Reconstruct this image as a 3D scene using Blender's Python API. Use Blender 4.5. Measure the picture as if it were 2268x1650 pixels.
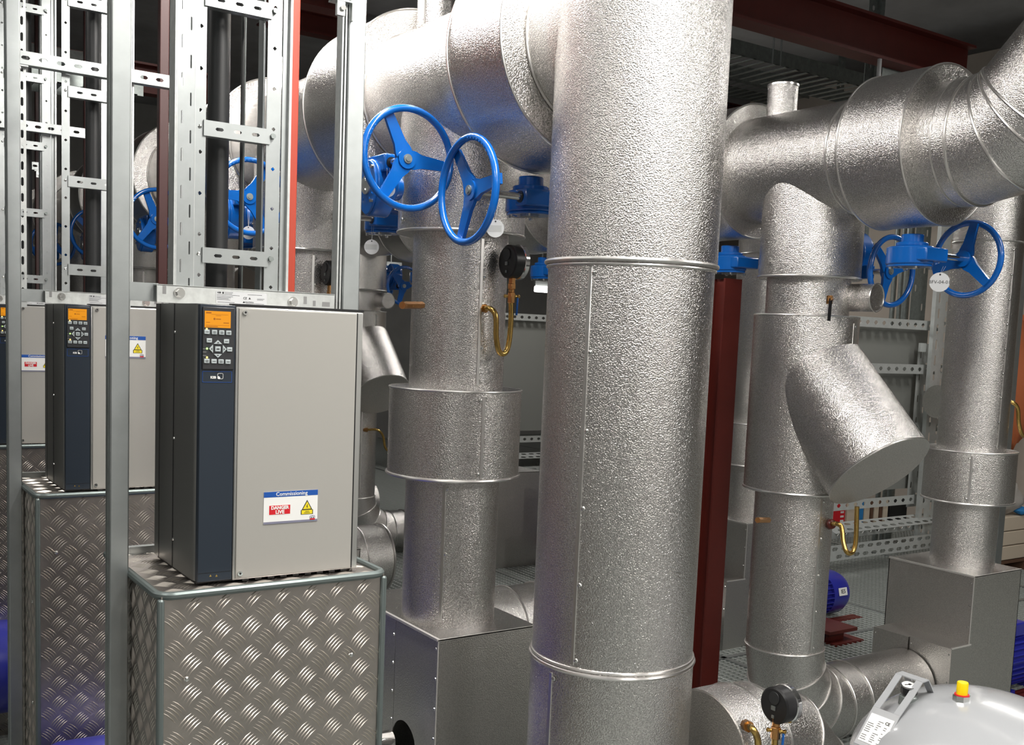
import bpy, math, random
from mathutils import Vector, Matrix
random.seed(7)
PI = math.pi
V = Vector
scene = bpy.context.scene
COL = scene.collection
for o in list(bpy.data.objects):
    bpy.data.objects.remove(o)

# ------------------------------------------------------------ camera
EYE = V((0, 0, 1.6))
F, PX, PY = 2320.0, 1134.0, 964.0
YC = V((-440 - PX, -(674 - PY), -F)).normalized()
UP = -V((160 - PX, -(24600 - PY), -F)).normalized()
ZC = (UP - YC * UP.dot(YC)).normalized()
XC = YC.cross(ZC)
M3 = Matrix((XC, YC, ZC))
cam_data = bpy.data.cameras.new('camera')
cam = bpy.data.objects.new('camera', cam_data)
COL.objects.link(cam)
cam.matrix_world = Matrix.Translation(EYE) @ M3.to_4x4()
cam_data.sensor_width = 36
cam_data.sensor_fit = 'HORIZONTAL'
cam_data.lens = F / 2268 * 36
cam_data.shift_y = (PY - 825) / 2268
cam_data.clip_start = 0.05
cam_data.clip_end = 100
scene.camera = cam

def at(x, y, X=None, Y=None, Z=None, z=None):
    """world point seen at pixel x, y on a chosen plane"""
    d = M3 @ V(((x - PX) / F, -(y - PY) / F, -1))
    t = X / d.x if X is not None else Y / d.y if Y is not None else (Z - EYE.z) / d.z if Z is not None else z
    return EYE + d * t

# ------------------------------------------------------------ world, light, exposure
w = bpy.data.worlds.new('world')
scene.world = w
w.use_nodes = True
w.node_tree.nodes['Background'].inputs[0].default_value = (0.8, 0.86, 1.0, 1)
w.node_tree.nodes['Background'].inputs[1].default_value = 0.05
scene.view_settings.view_transform = 'Standard'
scene.view_settings.look = 'None'
scene.view_settings.exposure = 0.42
scene.view_settings.gamma = 1.0
scene.view_settings.use_curve_mapping = False
LAMPS = [  # x, y, z, along ('x' or 'y'), length, watts, where
    (1.5, 0.9, 3.2, 'y', 1.4, 54, 'over the big standing pipe, nearest of the left row'),
    (1.42, 2.5, 3.2, 'y', 1.4, 34, 'over the nearest left pipe, second of the left row'),
    (1.42, 4.1, 3.2, 'y', 1.4, 26, 'third of the left row, over the second left pipe'),
    (0.9, -1.6, 3.2, 'y', 1.4, 42, 'added as fill light behind the viewer, left row'),  # unseen lamp, added for fill from the viewer's side
    (-0.9, 1.0, 3.3, 'y', 1.4, 30, 'over the aisle left of the drive row, near'),
    (-0.9, 4.2, 3.4, 'y', 1.4, 9, 'over the aisle left of the drive row, far'),
    (4.1, 0.2, 3.4, 'y', 1.4, 34, 'added as fill light over the grey vessel, right row'),  # added fill for the right hand pipes and boxes
    (4.1, -2.6, 3.4, 'y', 1.4, 90, 'added as fill light behind the viewer, right row'),  # extra unseen lamp, added to brighten the box fronts
    (6.4, 3.0, 3.5, 'y', 1.4, 30, 'added as fill light over the far right pumps'),  # added out of view as fill for the far right row
    (6.4, 7.4, 3.5, 'y', 1.4, 40, 'added as fill light over the frames at the back'),  # added fill for the background racks
    (2.7, 7.4, 4.4, 'y', 1.4, 14, 'added as fill light between both headers, far'),  # weak added fill, hung high to stay out of view
]

# ------------------------------------------------------------ materials
def mat(name, col, metal=0.0, rough=0.5, noise=None, bump=None, emit=None, estr=0, coat=0, spangle=None, rvar=0, grain=0):
    m = bpy.data.materials.new(name)
    m.use_nodes = True
    nt = m.node_tree
    b = nt.nodes['Principled BSDF']
    b.inputs['Base Color'].default_value = (*col, 1)
    b.inputs['Metallic'].default_value = metal
    b.inputs['Roughness'].default_value = rough
    b.inputs['Coat Weight'].default_value = coat
    b.inputs['Coat Roughness'].default_value = 0.08
    if emit:
        b.inputs['Emission Color'].default_value = (*emit, 1)
        b.inputs['Emission Strength'].default_value = estr
    tc = nt.nodes.new('ShaderNodeTexCoord')
    def nz(scale, detail=2, rough_=0.5):
        n = nt.nodes.new('ShaderNodeTexNoise')
        n.inputs['Scale'].default_value = scale
        n.inputs['Detail'].default_value = detail
        n.inputs['Roughness'].default_value = rough_
        nt.links.new(tc.outputs['Object'], n.inputs['Vector'])
        return n
    if noise:            # (scale, amount): mild colour variation
        n = nz(noise[0], 4, 0.6)
        r = nt.nodes.new('ShaderNodeMapRange')
        r.inputs['From Min'].default_value = 0.3
        r.inputs['From Max'].default_value = 0.7
        r.inputs['To Min'].default_value = 1 - noise[1]
        r.inputs['To Max'].default_value = 1 + noise[1] * 0.5
        nt.links.new(n.outputs['Fac'], r.inputs['Value'])
        hs = nt.nodes.new('ShaderNodeHueSaturation')
        hs.inputs['Color'].default_value = (*col, 1)
        nt.links.new(r.outputs['Result'], hs.inputs['Value'])
        nt.links.new(hs.outputs['Color'], b.inputs['Base Color'])
    if spangle:          # (scale, amount): zinc crystal flakes
        vo = nt.nodes.new('ShaderNodeTexVoronoi')
        vo.inputs['Scale'].default_value = spangle[0]
        nt.links.new(tc.outputs['Object'], vo.inputs['Vector'])
        sp = nt.nodes.new('ShaderNodeSeparateColor')
        nt.links.new(vo.outputs['Color'], sp.inputs['Color'])
        r = nt.nodes.new('ShaderNodeMapRange')
        r.inputs['To Min'].default_value = rough - spangle[1]
        r.inputs['To Max'].default_value = rough + spangle[1]
        nt.links.new(sp.outputs['Red'], r.inputs['Value'])
        nt.links.new(r.outputs['Result'], b.inputs['Roughness'])
    if rvar:
        n = nz(3.0, 3)
        r = nt.nodes.new('ShaderNodeMapRange')
        r.inputs['From Min'].default_value = 0.3
        r.inputs['From Max'].default_value = 0.7
        r.inputs['To Min'].default_value = rough - rvar
        r.inputs['To Max'].default_value = rough + rvar
        nt.links.new(n.outputs['Fac'], r.inputs['Value'])
        nt.links.new(r.outputs['Result'], b.inputs['Roughness'])
    if bump:             # (scale, distance[, strength])
        n = nz(bump[0], 1.5, 0.45)
        bp = nt.nodes.new('ShaderNodeBump')
        bp.inputs['Distance'].default_value = bump[1]
        bp.inputs['Strength'].default_value = bump[2] if len(bump) > 2 else 1.0
        nt.links.new(n.outputs['Fac'], bp.inputs['Height'])
        if grain:
            gr = nt.nodes.new('ShaderNodeMapRange')
            gr.inputs['From Min'].default_value = 0.35
            gr.inputs['From Max'].default_value = 0.65
            gr.inputs['To Min'].default_value = 1 - grain
            gr.inputs['To Max'].default_value = 1 + grain * 0.4
            nt.links.new(n.outputs['Fac'], gr.inputs['Value'])
            gh = nt.nodes.new('ShaderNodeHueSaturation')
            gh.inputs['Color'].default_value = (*col, 1)
            nt.links.new(gr.outputs['Result'], gh.inputs['Value'])
            nt.links.new(gh.outputs['Color'], b.inputs['Base Color'])
        nt.links.new(bp.outputs['Normal'], b.inputs['Normal'])
    return m

MT = dict(
    stucco=mat('embossed_aluminium', (0.76, 0.74, 0.72), 1, 0.25, bump=(285, 0.0021), grain=0.28),
    sheet=mat('aluminium_sheet', (0.7, 0.68, 0.65), 1, 0.38, bump=(250, 0.0014), grain=0.15),
    bead=mat('aluminium_bead', (0.78, 0.76, 0.74), 1, 0.3),
    screw=mat('bright_screw', (0.75, 0.75, 0.73), 1, 0.2),
    galv=mat('galvanised_steel', (0.43, 0.455, 0.455), 0.85, 0.36, noise=(14, 0.1)),
    galv_dark=mat('galvanised_steel_dull', (0.3, 0.33, 0.32), 0.8, 0.45, noise=(30, 0.2)),
    zinc=mat('bright_zinc', (0.6, 0.62, 0.61), 0.65, 0.36, noise=(60, 0.12)),
    pale_zinc=mat('pale_zinc', (0.62, 0.65, 0.64), 0.3, 0.4, noise=(20, 0.08)),
    fold=mat('folded_edge', (0.72, 0.7, 0.67), 0.6, 0.42),
    chrome=mat('chrome', (0.8, 0.8, 0.8), 1, 0.12),
    tread=mat('tread_plate_aluminium', (0.46, 0.42, 0.39), 1, 0.38, noise=(25, 0.12), rvar=0.05),
    ridge=mat('tread_ridge', (0.66, 0.61, 0.55), 1, 0.36),
    trim=mat('grey_steel_trim', (0.16, 0.19, 0.185), 0.6, 0.4),
    panel=mat('beige_grey_cover', (0.35, 0.34, 0.315), 0.0, 0.48),
    heatsink=mat('grey_anodised', (0.36, 0.36, 0.345), 0.95, 0.4),
    silver=mat('silver_edge', (0.62, 0.62, 0.6), 0.9, 0.3),
    navy=mat('dark_navy_plastic', (0.018, 0.026, 0.038), 0, 0.35),
    black=mat('black_plastic', (0.012, 0.012, 0.013), 0, 0.35),
    rubber=mat('black_rubber', (0.02, 0.021, 0.022), 0, 0.42),
    blue=mat('blue_valve_paint', (0.002, 0.105, 0.43), 0, 0.22, coat=0.5, noise=(14, 0.08)),
    pump=mat('ultramarine_pump_paint', (0.022, 0.027, 0.3), 0, 0.3, coat=0.3),
    red=mat('red_oxide_paint', (0.115, 0.014, 0.009), 0, 0.5, noise=(9, 0.12)),
    maroon=mat('dark_maroon', (0.045, 0.009, 0.008), 0, 0.45),
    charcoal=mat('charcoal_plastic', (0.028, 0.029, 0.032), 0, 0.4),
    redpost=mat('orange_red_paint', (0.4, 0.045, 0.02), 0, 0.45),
    brass=mat('brass', (0.62, 0.41, 0.13), 1, 0.24),
    copper=mat('bronze', (0.66, 0.34, 0.13), 1, 0.25),
    browncap=mat('brown_red_sleeve', (0.13, 0.02, 0.014), 0, 0.3),
    white=mat('white_plastic', (0.8, 0.8, 0.78), 0, 0.4),
    tag=mat('pale_grey_tag', (0.5, 0.51, 0.52), 0, 0.4),
    tagband=mat('grey_tag_band', (0.38, 0.39, 0.39), 0, 0.5),
    key=mat('pale_key', (0.42, 0.47, 0.48), 0, 0.5),
    print=mat('black_print', (0.02, 0.02, 0.02), 0, 0.6),
    printgrey=mat('grey_print', (0.2, 0.2, 0.2), 0, 0.6),
    labelblue=mat('label_blue', (0.01, 0.08, 0.36), 0, 0.4),
    labelred=mat('label_red', (0.6, 0.01, 0.02), 0, 0.4),
    labelyel=mat('label_yellow', (0.82, 0.66, 0.02), 0, 0.4),
    labelgrey=mat('label_grey_violet', (0.2, 0.2, 0.27), 0, 0.4),
    screen=mat('amber_screen', (0.3, 0.12, 0.0), 0, 0.3, emit=(1.0, 0.36, 0.015), estr=0.4),
    screenink=mat('amber_screen_ink', (0.2, 0.06, 0), 0, 0.4, emit=(0.6, 0.17, 0.0), estr=0.2),
    led_g=mat('green_led', (0.1, 0.5, 0.05), 0, 0.3, emit=(0.35, 1, 0.12), estr=4),
    led_a=mat('amber_led', (0.5, 0.3, 0.05), 0, 0.3, emit=(1, 0.5, 0.08), estr=4),
    vessel=mat('pale_grey_enamel', (0.36, 0.37, 0.385), 0, 0.22, coat=0.6),
    yellow=mat('yellow_plastic', (0.85, 0.6, 0.0), 0, 0.35),
    wall=mat('warm_plaster', (0.42, 0.37, 0.32), 0, 0.8, noise=(2, 0.1)),
    wallgrey=mat('grey_render', (0.6, 0.6, 0.585), 0, 0.8, noise=(2, 0.1)),
    ceil=mat('dark_ceiling', (0.5, 0.5, 0.51), 0, 0.8, noise=(2, 0.2)),
    slab=mat('dark_concrete', (0.035, 0.037, 0.036), 0, 0.8, noise=(4, 0.2)),
    grate=mat('galvanised_grating', (0.5, 0.53, 0.51), 0.4, 0.45),
    board=mat('grey_board', (0.34, 0.35, 0.33), 0.3, 0.5),
    cream=mat('cream_card', (0.62, 0.53, 0.42), 0, 0.7),
    wood=mat('pallet_wood', (0.12, 0.06, 0.035), 0, 0.7),
    orange=mat('orange_fabric', (0.5, 0.14, 0.05), 0, 0.8),
    cloth=mat('pale_cloth', (0.5, 0.47, 0.44), 0, 0.9),
    clothblue=mat('blue_cloth', (0.02, 0.2, 0.5), 0, 0.7),
    lamp=mat('lamp_diffuser', (0.9, 0.9, 0.9), 0, 0.4, emit=(1, 0.98, 0.94), estr=9),
)

# ------------------------------------------------------------ mesh builder
class MB:
    def __init__(s, M=None):
        s.v, s.f, s.M = [], [], M or Matrix.Identity(4)
    def add(s, vs, fs):
        n = len(s.v)
        s.v += [s.M @ V(p) for p in vs]
        s.f += [tuple(i + n for i in f) for f in fs]
        return s
    def box(s, x0, x1, y0, y1, z0, z1):
        p = [(x, y, z) for x in (x0, x1) for y in (y0, y1) for z in (z0, z1)]
        return s.add(p, [(0, 1, 3, 2), (4, 6, 7, 5), (0, 4, 5, 1), (2, 3, 7, 6), (0, 2, 6, 4), (1, 5, 7, 3)])
    def cbox(s, c, sx, sy, sz):
        return s.box(c[0] - sx / 2, c[0] + sx / 2, c[1] - sy / 2, c[1] + sy / 2, c[2] - sz / 2, c[2] + sz / 2)
    def bar(s, p0, p1, w, h, up=(0, 0, 1)):
        p0, p1 = V(p0), V(p1)
        d = (p1 - p0).normalized()
        u = d.cross(V(up)).normalized()
        n = u.cross(d)
        ps = [p + u * a * w / 2 + n * b * h / 2 for p in (p0, p1) for a, b in ((-1, -1), (1, -1), (1, 1), (-1, 1))]
        return s.add(ps, [(3, 2, 1, 0), (4, 5, 6, 7), (0, 1, 5, 4), (1, 2, 6, 5), (2, 3, 7, 6), (3, 0, 4, 7)])
    def lathe(s, prof, p0, ax, seg=40, a0=0, a1=2 * PI, caps=True):
        """prof: list of (radius, distance along ax)"""
        p0, ax = V(p0), V(ax).normalized()
        u = ax.orthogonal().normalized() if abs(ax.z) < 0.9 else V((1, 0, 0))
        u = (u - ax * u.dot(ax)).normalized()
        w_ = ax.cross(u)
        full = abs(a1 - a0 - 2 * PI) < 1e-6
        n = seg if full else seg + 1
        vs, fs = [], []
        for r, h in prof:
            for i in range(n):
                t = a0 + (a1 - a0) * i / seg
                vs.append(p0 + ax * h + (u * math.cos(t) + w_ * math.sin(t)) * r)
        for k in range(len(prof) - 1):
            for i in range(seg):
                j = (i + 1) % n
                fs.append((k * n + i, k * n + j, (k + 1) * n + j, (k + 1) * n + i))
        if caps and full:
            if prof[0][0] > 1e-5: fs.append(tuple(reversed(range(n))))
            if prof[-1][0] > 1e-5: fs.append(tuple(range((len(prof) - 1) * n, len(prof) * n)))
        return s.add(vs, fs)
    def cyl(s, p0, p1, r, r1=None, seg=32, caps=True):
        p0, p1 = V(p0), V(p1)
        return s.lathe([(r, 0), (r if r1 is None else r1, (p1 - p0).length)], p0, p1 - p0, seg, caps=caps)
    def torus(s, c, n, R, r, seg=48, sr=10, a0=0, a1=2 * PI):
        c, n = V(c), V(n).normalized()
        u = n.orthogonal().normalized() if abs(n.z) < 0.9 else V((1, 0, 0))
        u = (u - n * u.dot(n)).normalized()
        w_ = n.cross(u)
        full = abs(a1 - a0 - 2 * PI) < 1e-6
        m = seg if full else seg + 1
        vs, fs = [], []
        for i in range(m):
            t = a0 + (a1 - a0) * i / seg
            e = u * math.cos(t) + w_ * math.sin(t)
            for j in range(sr):
                q = 2 * PI * j / sr
                vs.append(c + e * (R + r * math.cos(q)) + n * r * math.sin(q))
        for i in range(seg):
            for j in range(sr):
                a, b = i * sr + j, i * sr + (j + 1) % sr
                i2 = ((i + 1) % m) * sr
                fs.append((a, i2 + j, i2 + (j + 1) % sr, b))
        return s.add(vs, fs)
    def tube(s, pts, r, seg=14, caps=True):
        pts = [V(p) for p in pts]
        vs, fs = [], []
        u = None
        for i, p in enumerate(pts):
            d = (pts[min(i + 1, len(pts) - 1)] - pts[max(i - 1, 0)]).normalized()
            if u is None: u = d.orthogonal()
            u = (u - d * u.dot(d)).normalized()
            w_ = d.cross(u)
            rr = r[i] if isinstance(r, (list, tuple)) else r
            for j in range(seg):
                q = 2 * PI * j / seg
                vs.append(p + (u * math.cos(q) + w_ * math.sin(q)) * rr)
        for i in range(len(pts) - 1):
            for j in range(seg):
                k = (j + 1) % seg
                fs.append((i * seg + j, i * seg + k, (i + 1) * seg + k, (i + 1) * seg + j))
        if caps:
            fs.append(tuple(reversed(range(seg))))
            fs.append(tuple(range((len(pts) - 1) * seg, len(pts) * seg)))
        return s.add(vs, fs)
    def prism(s, poly, o, u, v, n, t):
        """outline poly (a, b) in the plane o + a u + b v, thickness t along n"""
        o, u, v, n = V(o), V(u).normalized(), V(v).normalized(), V(n).normalized()
        k = len(poly)
        vs = [o + u * a + v * b for a, b in poly] + [o + u * a + v * b + n * t for a, b in poly]
        fs = [tuple(reversed(range(k))), tuple(range(k, 2 * k))] + [(i, (i + 1) % k, k + (i + 1) % k, k + i) for i in range(k)]
        return s.add(vs, fs)
    def slots(s, o, u, v, n, L, W, t, pitch, sw, sh, phase=0.5, rows=1):
        """plate with real slotted holes; u runs along the length"""
        o, u, v, n = V(o), V(u).normalized(), V(v).normalized(), V(n).normalized()
        rw = W / rows
        for r_ in range(rows):
            ph = phase + (0.5 if r_ % 2 else 0)
            cells, x = [], (ph % 1.0) * pitch - pitch
            while x < L:
                a, b = max(x, 0), min(x + pitch, L)
                cells.append((a, b, x >= -1e-6 and x + pitch <= L + 1e-6)); x += pitch
            for a, b, whole in cells:
                if b - a < 1e-5: continue
                y0, y1 = r_ * rw, (r_ + 1) * rw
                cx, cy = (a + b) / 2, (y0 + y1) / 2
                if not whole:
                    s.prism([(a, y0), (b, y0), (b, y1), (a, y1)], o, u, v, n, t); continue
                c = min(sw, sh) * 0.42
                hx, hy = sw / 2, sh / 2
                inn = [(-hx, -hy + c), (-hx + c, -hy), (hx - c, -hy), (hx, -hy + c), (hx, hy - c), (hx - c, hy), (-hx + c, hy), (-hx, hy - c)]
                out = [(a, y0), (a, y0), (b, y0), (b, y0), (b, y1), (b, y1), (a, y1), (a, y1)]
                vs = []
                for h in (0, t):
                    vs += [o + u * p[0] + v * p[1] + n * h for p in out]
                    vs += [o + u * (cx + p[0]) + v * (cy + p[1]) + n * h for p in inn]
                fs = []
                for i in range(8):
                    j = (i + 1) % 8
                    if out[i] == out[j]:
                        fs.append((16 + i, 16 + 8 + j, 16 + 8 + i)); fs.append((i, 8 + i, 8 + j))
                    else:
                        fs.append((16 + i, 16 + j, 16 + 8 + j, 16 + 8 + i)); fs.append((i, 8 + i, 8 + j, j))
                    fs.append((8 + i, 16 + 8 + i, 16 + 8 + j, 8 + j))
                s.add(vs, fs)
            if r_ in (0, rows - 1):
                y = 0 if r_ == 0 else W
                s.prism([(0, y - 0.0002), (L, y - 0.0002), (L, y + 0.0002), (0, y + 0.0002)], o, u, v, n, t)
        return s
    def dome(s, p, n, r):
        return s.lathe([(r, 0), (r * 0.8, r * 0.45), (r * 0.35, r * 0.7), (0.0001, r * 0.75)], p, n, 8, caps=False)

ORG = {}
def finish(o, parent):
    COL.objects.link(o)
    if parent is not None: o.parent = parent
def part(name, mb, m, parent=None, bevel=0, angle=35, stuff=False):
    org = ORG.get(parent.name, V((0, 0, 0))) if parent else V((0, 0, 0))
    me = bpy.data.meshes.new(name)
    me.from_pydata([tuple(p - org) for p in mb.v], [], mb.f)
    me.validate()
    me.update()
    me.materials.append(MT[m])
    me.polygons.foreach_set('use_smooth', [True] * len(me.polygons))
    me.set_sharp_from_angle(angle=math.radians(angle))
    o = bpy.data.objects.new(name, me)
    finish(o, parent)
    ORG[o.name] = org
    if bevel:
        b = o.modifiers.new('bevel', 'BEVEL'); b.width = bevel; b.segments = 2; b.limit_method = 'ANGLE'; b.angle_limit = math.radians(40)
    if stuff: o['kind'] = 'stuff'
    return o
def thing(name, label, cat, loc, group=None):
    o = bpy.data.objects.new(name, None)
    o.empty_display_size = 0.1
    o.location = loc
    COL.objects.link(o)
    ORG[o.name] = V(loc)
    tag(o, label, cat, group)
    return o
def tag(o, label, cat, group=None):
    o['label'] = label; o['category'] = cat
    if group: o['group'] = group
    return o
def solo(name, mb, m, label, cat, group=None, **k):
    """a thing that is one mesh, with its origin at its base"""
    lo = V((sum(p.x for p in mb.v) / len(mb.v), sum(p.y for p in mb.v) / len(mb.v), min(p.z for p in mb.v)))
    mb.v = [p - lo for p in mb.v]
    o = part(name, mb, m, None, **k)
    o.location = lo
    ORG[o.name] = lo
    return tag(o, label, cat, group)
def struct(name, mb, m, parent=None):
    o = part(name, mb, m, parent)
    if parent is None: o['kind'] = 'structure'
    return o
def dup(root, off, label=None, parent=None):
    c = root.copy(); COL.objects.link(c)
    c.parent = parent
    if parent is None:
        c.location = root.location + V(off)
        if label: c['label'] = label
    for ch in root.children: dup(ch, off, None, c)
    return c
def text(s_, size, o, u, v, m, parent, name='lettering', depth=0.0004, align='CENTER', bold=0):
    """lettering set in the plane u (right), v (up) at o"""
    cu = bpy.data.curves.new('t', 'FONT')
    cu.body = s_; cu.size = size; cu.extrude = depth; cu.align_x = align; cu.align_y = 'CENTER'; cu.offset = bold
    cu.resolution_u = 2
    to = bpy.data.objects.new('t', cu); COL.objects.link(to)
    dg = bpy.context.evaluated_depsgraph_get(); dg.update()
    me = bpy.data.meshes.new_from_object(to.evaluated_get(dg))
    bpy.data.objects.remove(to)
    u, v = V(u).normalized(), V(v).normalized()
    n = u.cross(v)
    R = Matrix((u, v, n)).transposed().to_4x4()
    org = ORG.get(parent.name, V((0, 0, 0)))
    me.transform(Matrix.Translation(V(o) - org) @ R)
    me.materials.clear(); me.materials.append(MT[m])
    ob = bpy.data.objects.new(name, me); finish(ob, parent); ORG[ob.name] = org
    return ob

X, Y, Z = V((1, 0, 0)), V((0, 1, 0)), V((0, 0, 1))
GZ = -0.15      # level of the walking grating

# ------------------------------------------------------------ room
struct('floor', MB().box(-5, 13, -5, 15.5, -0.62, -0.5), 'slab')
struct('ceiling', MB().box(-5, 13, -5, 15.5, 4.6, 4.75), 'ceil')
struct('wall_left', MB().box(-5.2, -5, -5, 15.5, -0.6, 4.7), 'wallgrey')
struct('wall_right', MB().box(13, 13.2, -5, 15.5, -0.6, 4.7), 'wall')
struct('wall_back', MB().box(-5, 13, 15.5, 15.7, -0.6, 4.7), 'wallgrey')
struct('wall_front', MB().box(-5, 13, -5.2, -5, -0.6, 4.7), 'wallgrey')

# ------------------------------------------------------------ insulated pipework
def facing(cx, cy, deg):
    """horizontal outward direction, deg to the right of the direction to the viewer's side"""
    d = V((-cx, -cy, 0)).normalized()
    r = V((-d.y, d.x, 0))
    a = math.radians(deg)
    return d * math.cos(a) + r * math.sin(a)
def clad(root, p0, p1, r, m='stucco', name='cladding_section', seg=96, caps=True):
    return part(name, MB().cyl(p0, p1, r, seg=seg, caps=caps), m, root)
def bead(root, c, n, r, t=0.004):
    return part('bead', MB().torus(c, n, r, t, seg=80, sr=8), 'bead', root)
def seam(root, p0, p1, r, e, screws=0.16, side=0.012):
    p0, p1, e = V(p0), V(p1), V(e).normalized()
    d = (p1 - p0).normalized()
    L = (p1 - p0).length
    n = d.cross(e)
    o = part('seam_strip', MB().prism([(-0.006, 0.006), (0.006, 0.006), (0.006, L - 0.006), (-0.006, L - 0.006)], p0 + e * (r - 0.002), n, d, e, 0.0042), 'bead', root, bevel=0.0012)
    mb = MB()
    k = max(2, int(L / screws))
    for i in range(k):
        mb.dome(p0 + d * (0.02 + (L - 0.04) * i / (k - 1)) + e * (r + 0.0005) + n * side, e, 0.0068)
    part('screws', mb, 'screw', o, stuff=True)
    return o
def gore_elbow(root, c, d0, d1, R, r, n=4, m='stucco'):
    """segmented bend about centre c; starts at c - d1*R heading along d0, turns towards d1"""
    c, d0, d1 = V(c), V(d0).normalized(), V(d1).normalized()
    ang = PI / 2
    side = d0.cross(d1)
    rings = []
    for i in range(n + 1):
        t = ang * i / n
        rad = -d1 * math.cos(t) + d0 * math.sin(t)
        rings.append((c + rad * R, rad, d0 * math.cos(t) + d1 * math.sin(t)))
    for i in range(n):
        mb = MB(); vs = []
        S = 64
        for (p, rad, tan) in rings[i:i + 2]:
            for j in range(S):
                q = 2 * PI * j / S
                vs.append(p + rad * r * math.cos(q) + side * r * math.sin(q))
        mb.add(vs, [(j, (j + 1) % S, S + (j + 1) % S, S + j) for j in range(S)])
        part('elbow_segment', mb, m, root)
    for (p, rad, tan) in rings:
        bead(root, p, tan, r + 0.001, 0.0035)

# big standing pipe in front
BX, BY, BR = 1.905, 2.25, 0.229
t = thing('insulated_pipe', 'large shiny embossed vertical pipe standing in front at the centre', 'pipe', (BX, BY, GZ))
clad(t, (BX, BY, 1.8), (BX, BY, 4.6), BR + 0.006)
clad(t, (BX, BY, 0.7), (BX, BY, 1.8), BR)
clad(t, (BX, BY, GZ), (BX, BY, 0.7), BR + 0.003)
bead(t, (BX, BY, 1.8), Z, BR + 0.006, 0.006); bead(t, (BX, BY, 1.788), Z, BR + 0.002, 0.004)
bead(t, (BX, BY, 0.7), Z, BR + 0.003, 0.006); bead(t, (BX, BY, 0.712), Z, BR + 0.001, 0.004)
seam(t, (BX, BY, 0.715), (BX, BY, 1.785), BR, facing(BX, BY, -27))
seam(t, (BX, BY, GZ), (BX, BY, 0.69), BR + 0.003, facing(BX, BY, -44))

# first header with its valve jackets
HX, HZ, HR, JR = 1.93, 2.44, 0.245, 0.33
SA = 1.42        # spacing of the pump lines
t = thing('header_pipe', 'wide embossed header pipe running back overhead from the large standing pipe', 'pipe', (HX, 2.25, HZ - JR))
js = [(2.49, 2.78)] + [(3.52 + SA * k, 3.86 + SA * k) for k in range(6)]
prev = 2.25
for k, (a, b) in enumerate(js):
    clad(t, (HX, prev, HZ), (HX, a, HZ), HR)
    j = clad(t, (HX, a, HZ), (HX, b, HZ), JR, name='valve_jacket')
    for y in (a, b):
        part('jacket_bead', MB().torus((HX, y, HZ), Y, JR, 0.004, 80, 8), 'bead', j)
        part('collar_bead', MB().torus((HX, y + (-0.006 if y == a else 0.006), HZ), Y, HR + 0.002, 0.004, 80, 8), 'bead', j)
    prev = b
clad(t, (HX, prev, HZ), (HX, 13.5, HZ), HR)
part('lap_strip', MB().bar((HX - HR * 0.98, 2.29, HZ - 0.02), (HX - HR * 0.98, 2.49, HZ - 0.02), 0.004, 0.008), 'bead', t)
for yv in (3.45, 4.9):
    vp = part('vent_pipe', MB().cyl((HX, yv, HZ + 0.2), (HX, yv, 3.4 if yv < 4 else 2.85), 0.063, seg=40), 'stucco', t)
    part('seam_strip', MB().cyl((HX - 0.058, yv - 0.03, HZ + 0.24), (HX - 0.058, yv - 0.03, 3.4 if yv < 4 else 2.85), 0.004, seg=6), 'bead', vp)

ORD = ['nearest', 'second', 'third', 'fourth', 'fifth', 'sixth']
AX, AY = 1.925, 3.2
def pump_line(k):
    y = AY + SA * k
    t = thing('insulated_pipe', ORD[k] + ' embossed vertical pipe with a wide drum jacket under the left header', 'pipe', (AX, y, 0.57), 'vertical pipes under the left header')
    clad(t, (AX, y, 1.93), (AX, y, HZ - 0.02), 0.222)
    bead(t, (AX, y, 1.935), Z, 0.222, 0.005)
    clad(t, (AX, y, 1.40), (AX, y, 1.93), 0.167)
    clad(t, (AX, y, 0.57), (AX, y, 1.09), 0.168)
    d = clad(t, (AX, y, 1.09), (AX, y, 1.40), 0.235, name='drum_jacket')
    part('jacket_bead', MB().torus((AX, y, 1.095), Z, 0.236, 0.006, 80, 8), 'bead', d)
    part('jacket_bead', MB().torus((AX, y, 1.398), Z, 0.235, 0.0035, 80, 8), 'bead', d)
    seam(t, (AX, y, 1.41), (AX, y, 1.92), 0.167, facing(AX, AY, 26), 0.1)
    seam(t, (AX, y, 1.10), (AX, y, 1.39), 0.235, facing(AX, AY, 24), 0.28, -0.012)
    seam(t, (AX, y, 0.585), (AX, y, 1.08), 0.168, facing(AX, AY, -9), 0.13)
    if k == 0:
        seam(t, (AX, y, 1.95), (AX, y, 2.19), 0.222, facing(AX, AY, -68), 0.1)
        p = at(935, 676, Y=3.06)
        q = at(895, 676, Y=3.0)
        tp = part('test_plug', MB().cyl(V((p.x, p.y, p.z)), q, 0.0125, seg=6), 'copper', t)
        part('plug_nut', MB().cyl(q, q + (q - V(p)).normalized() * 0.012, 0.012, seg=12), 'copper', tp)
for k in range(5): pump_line(k)

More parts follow.
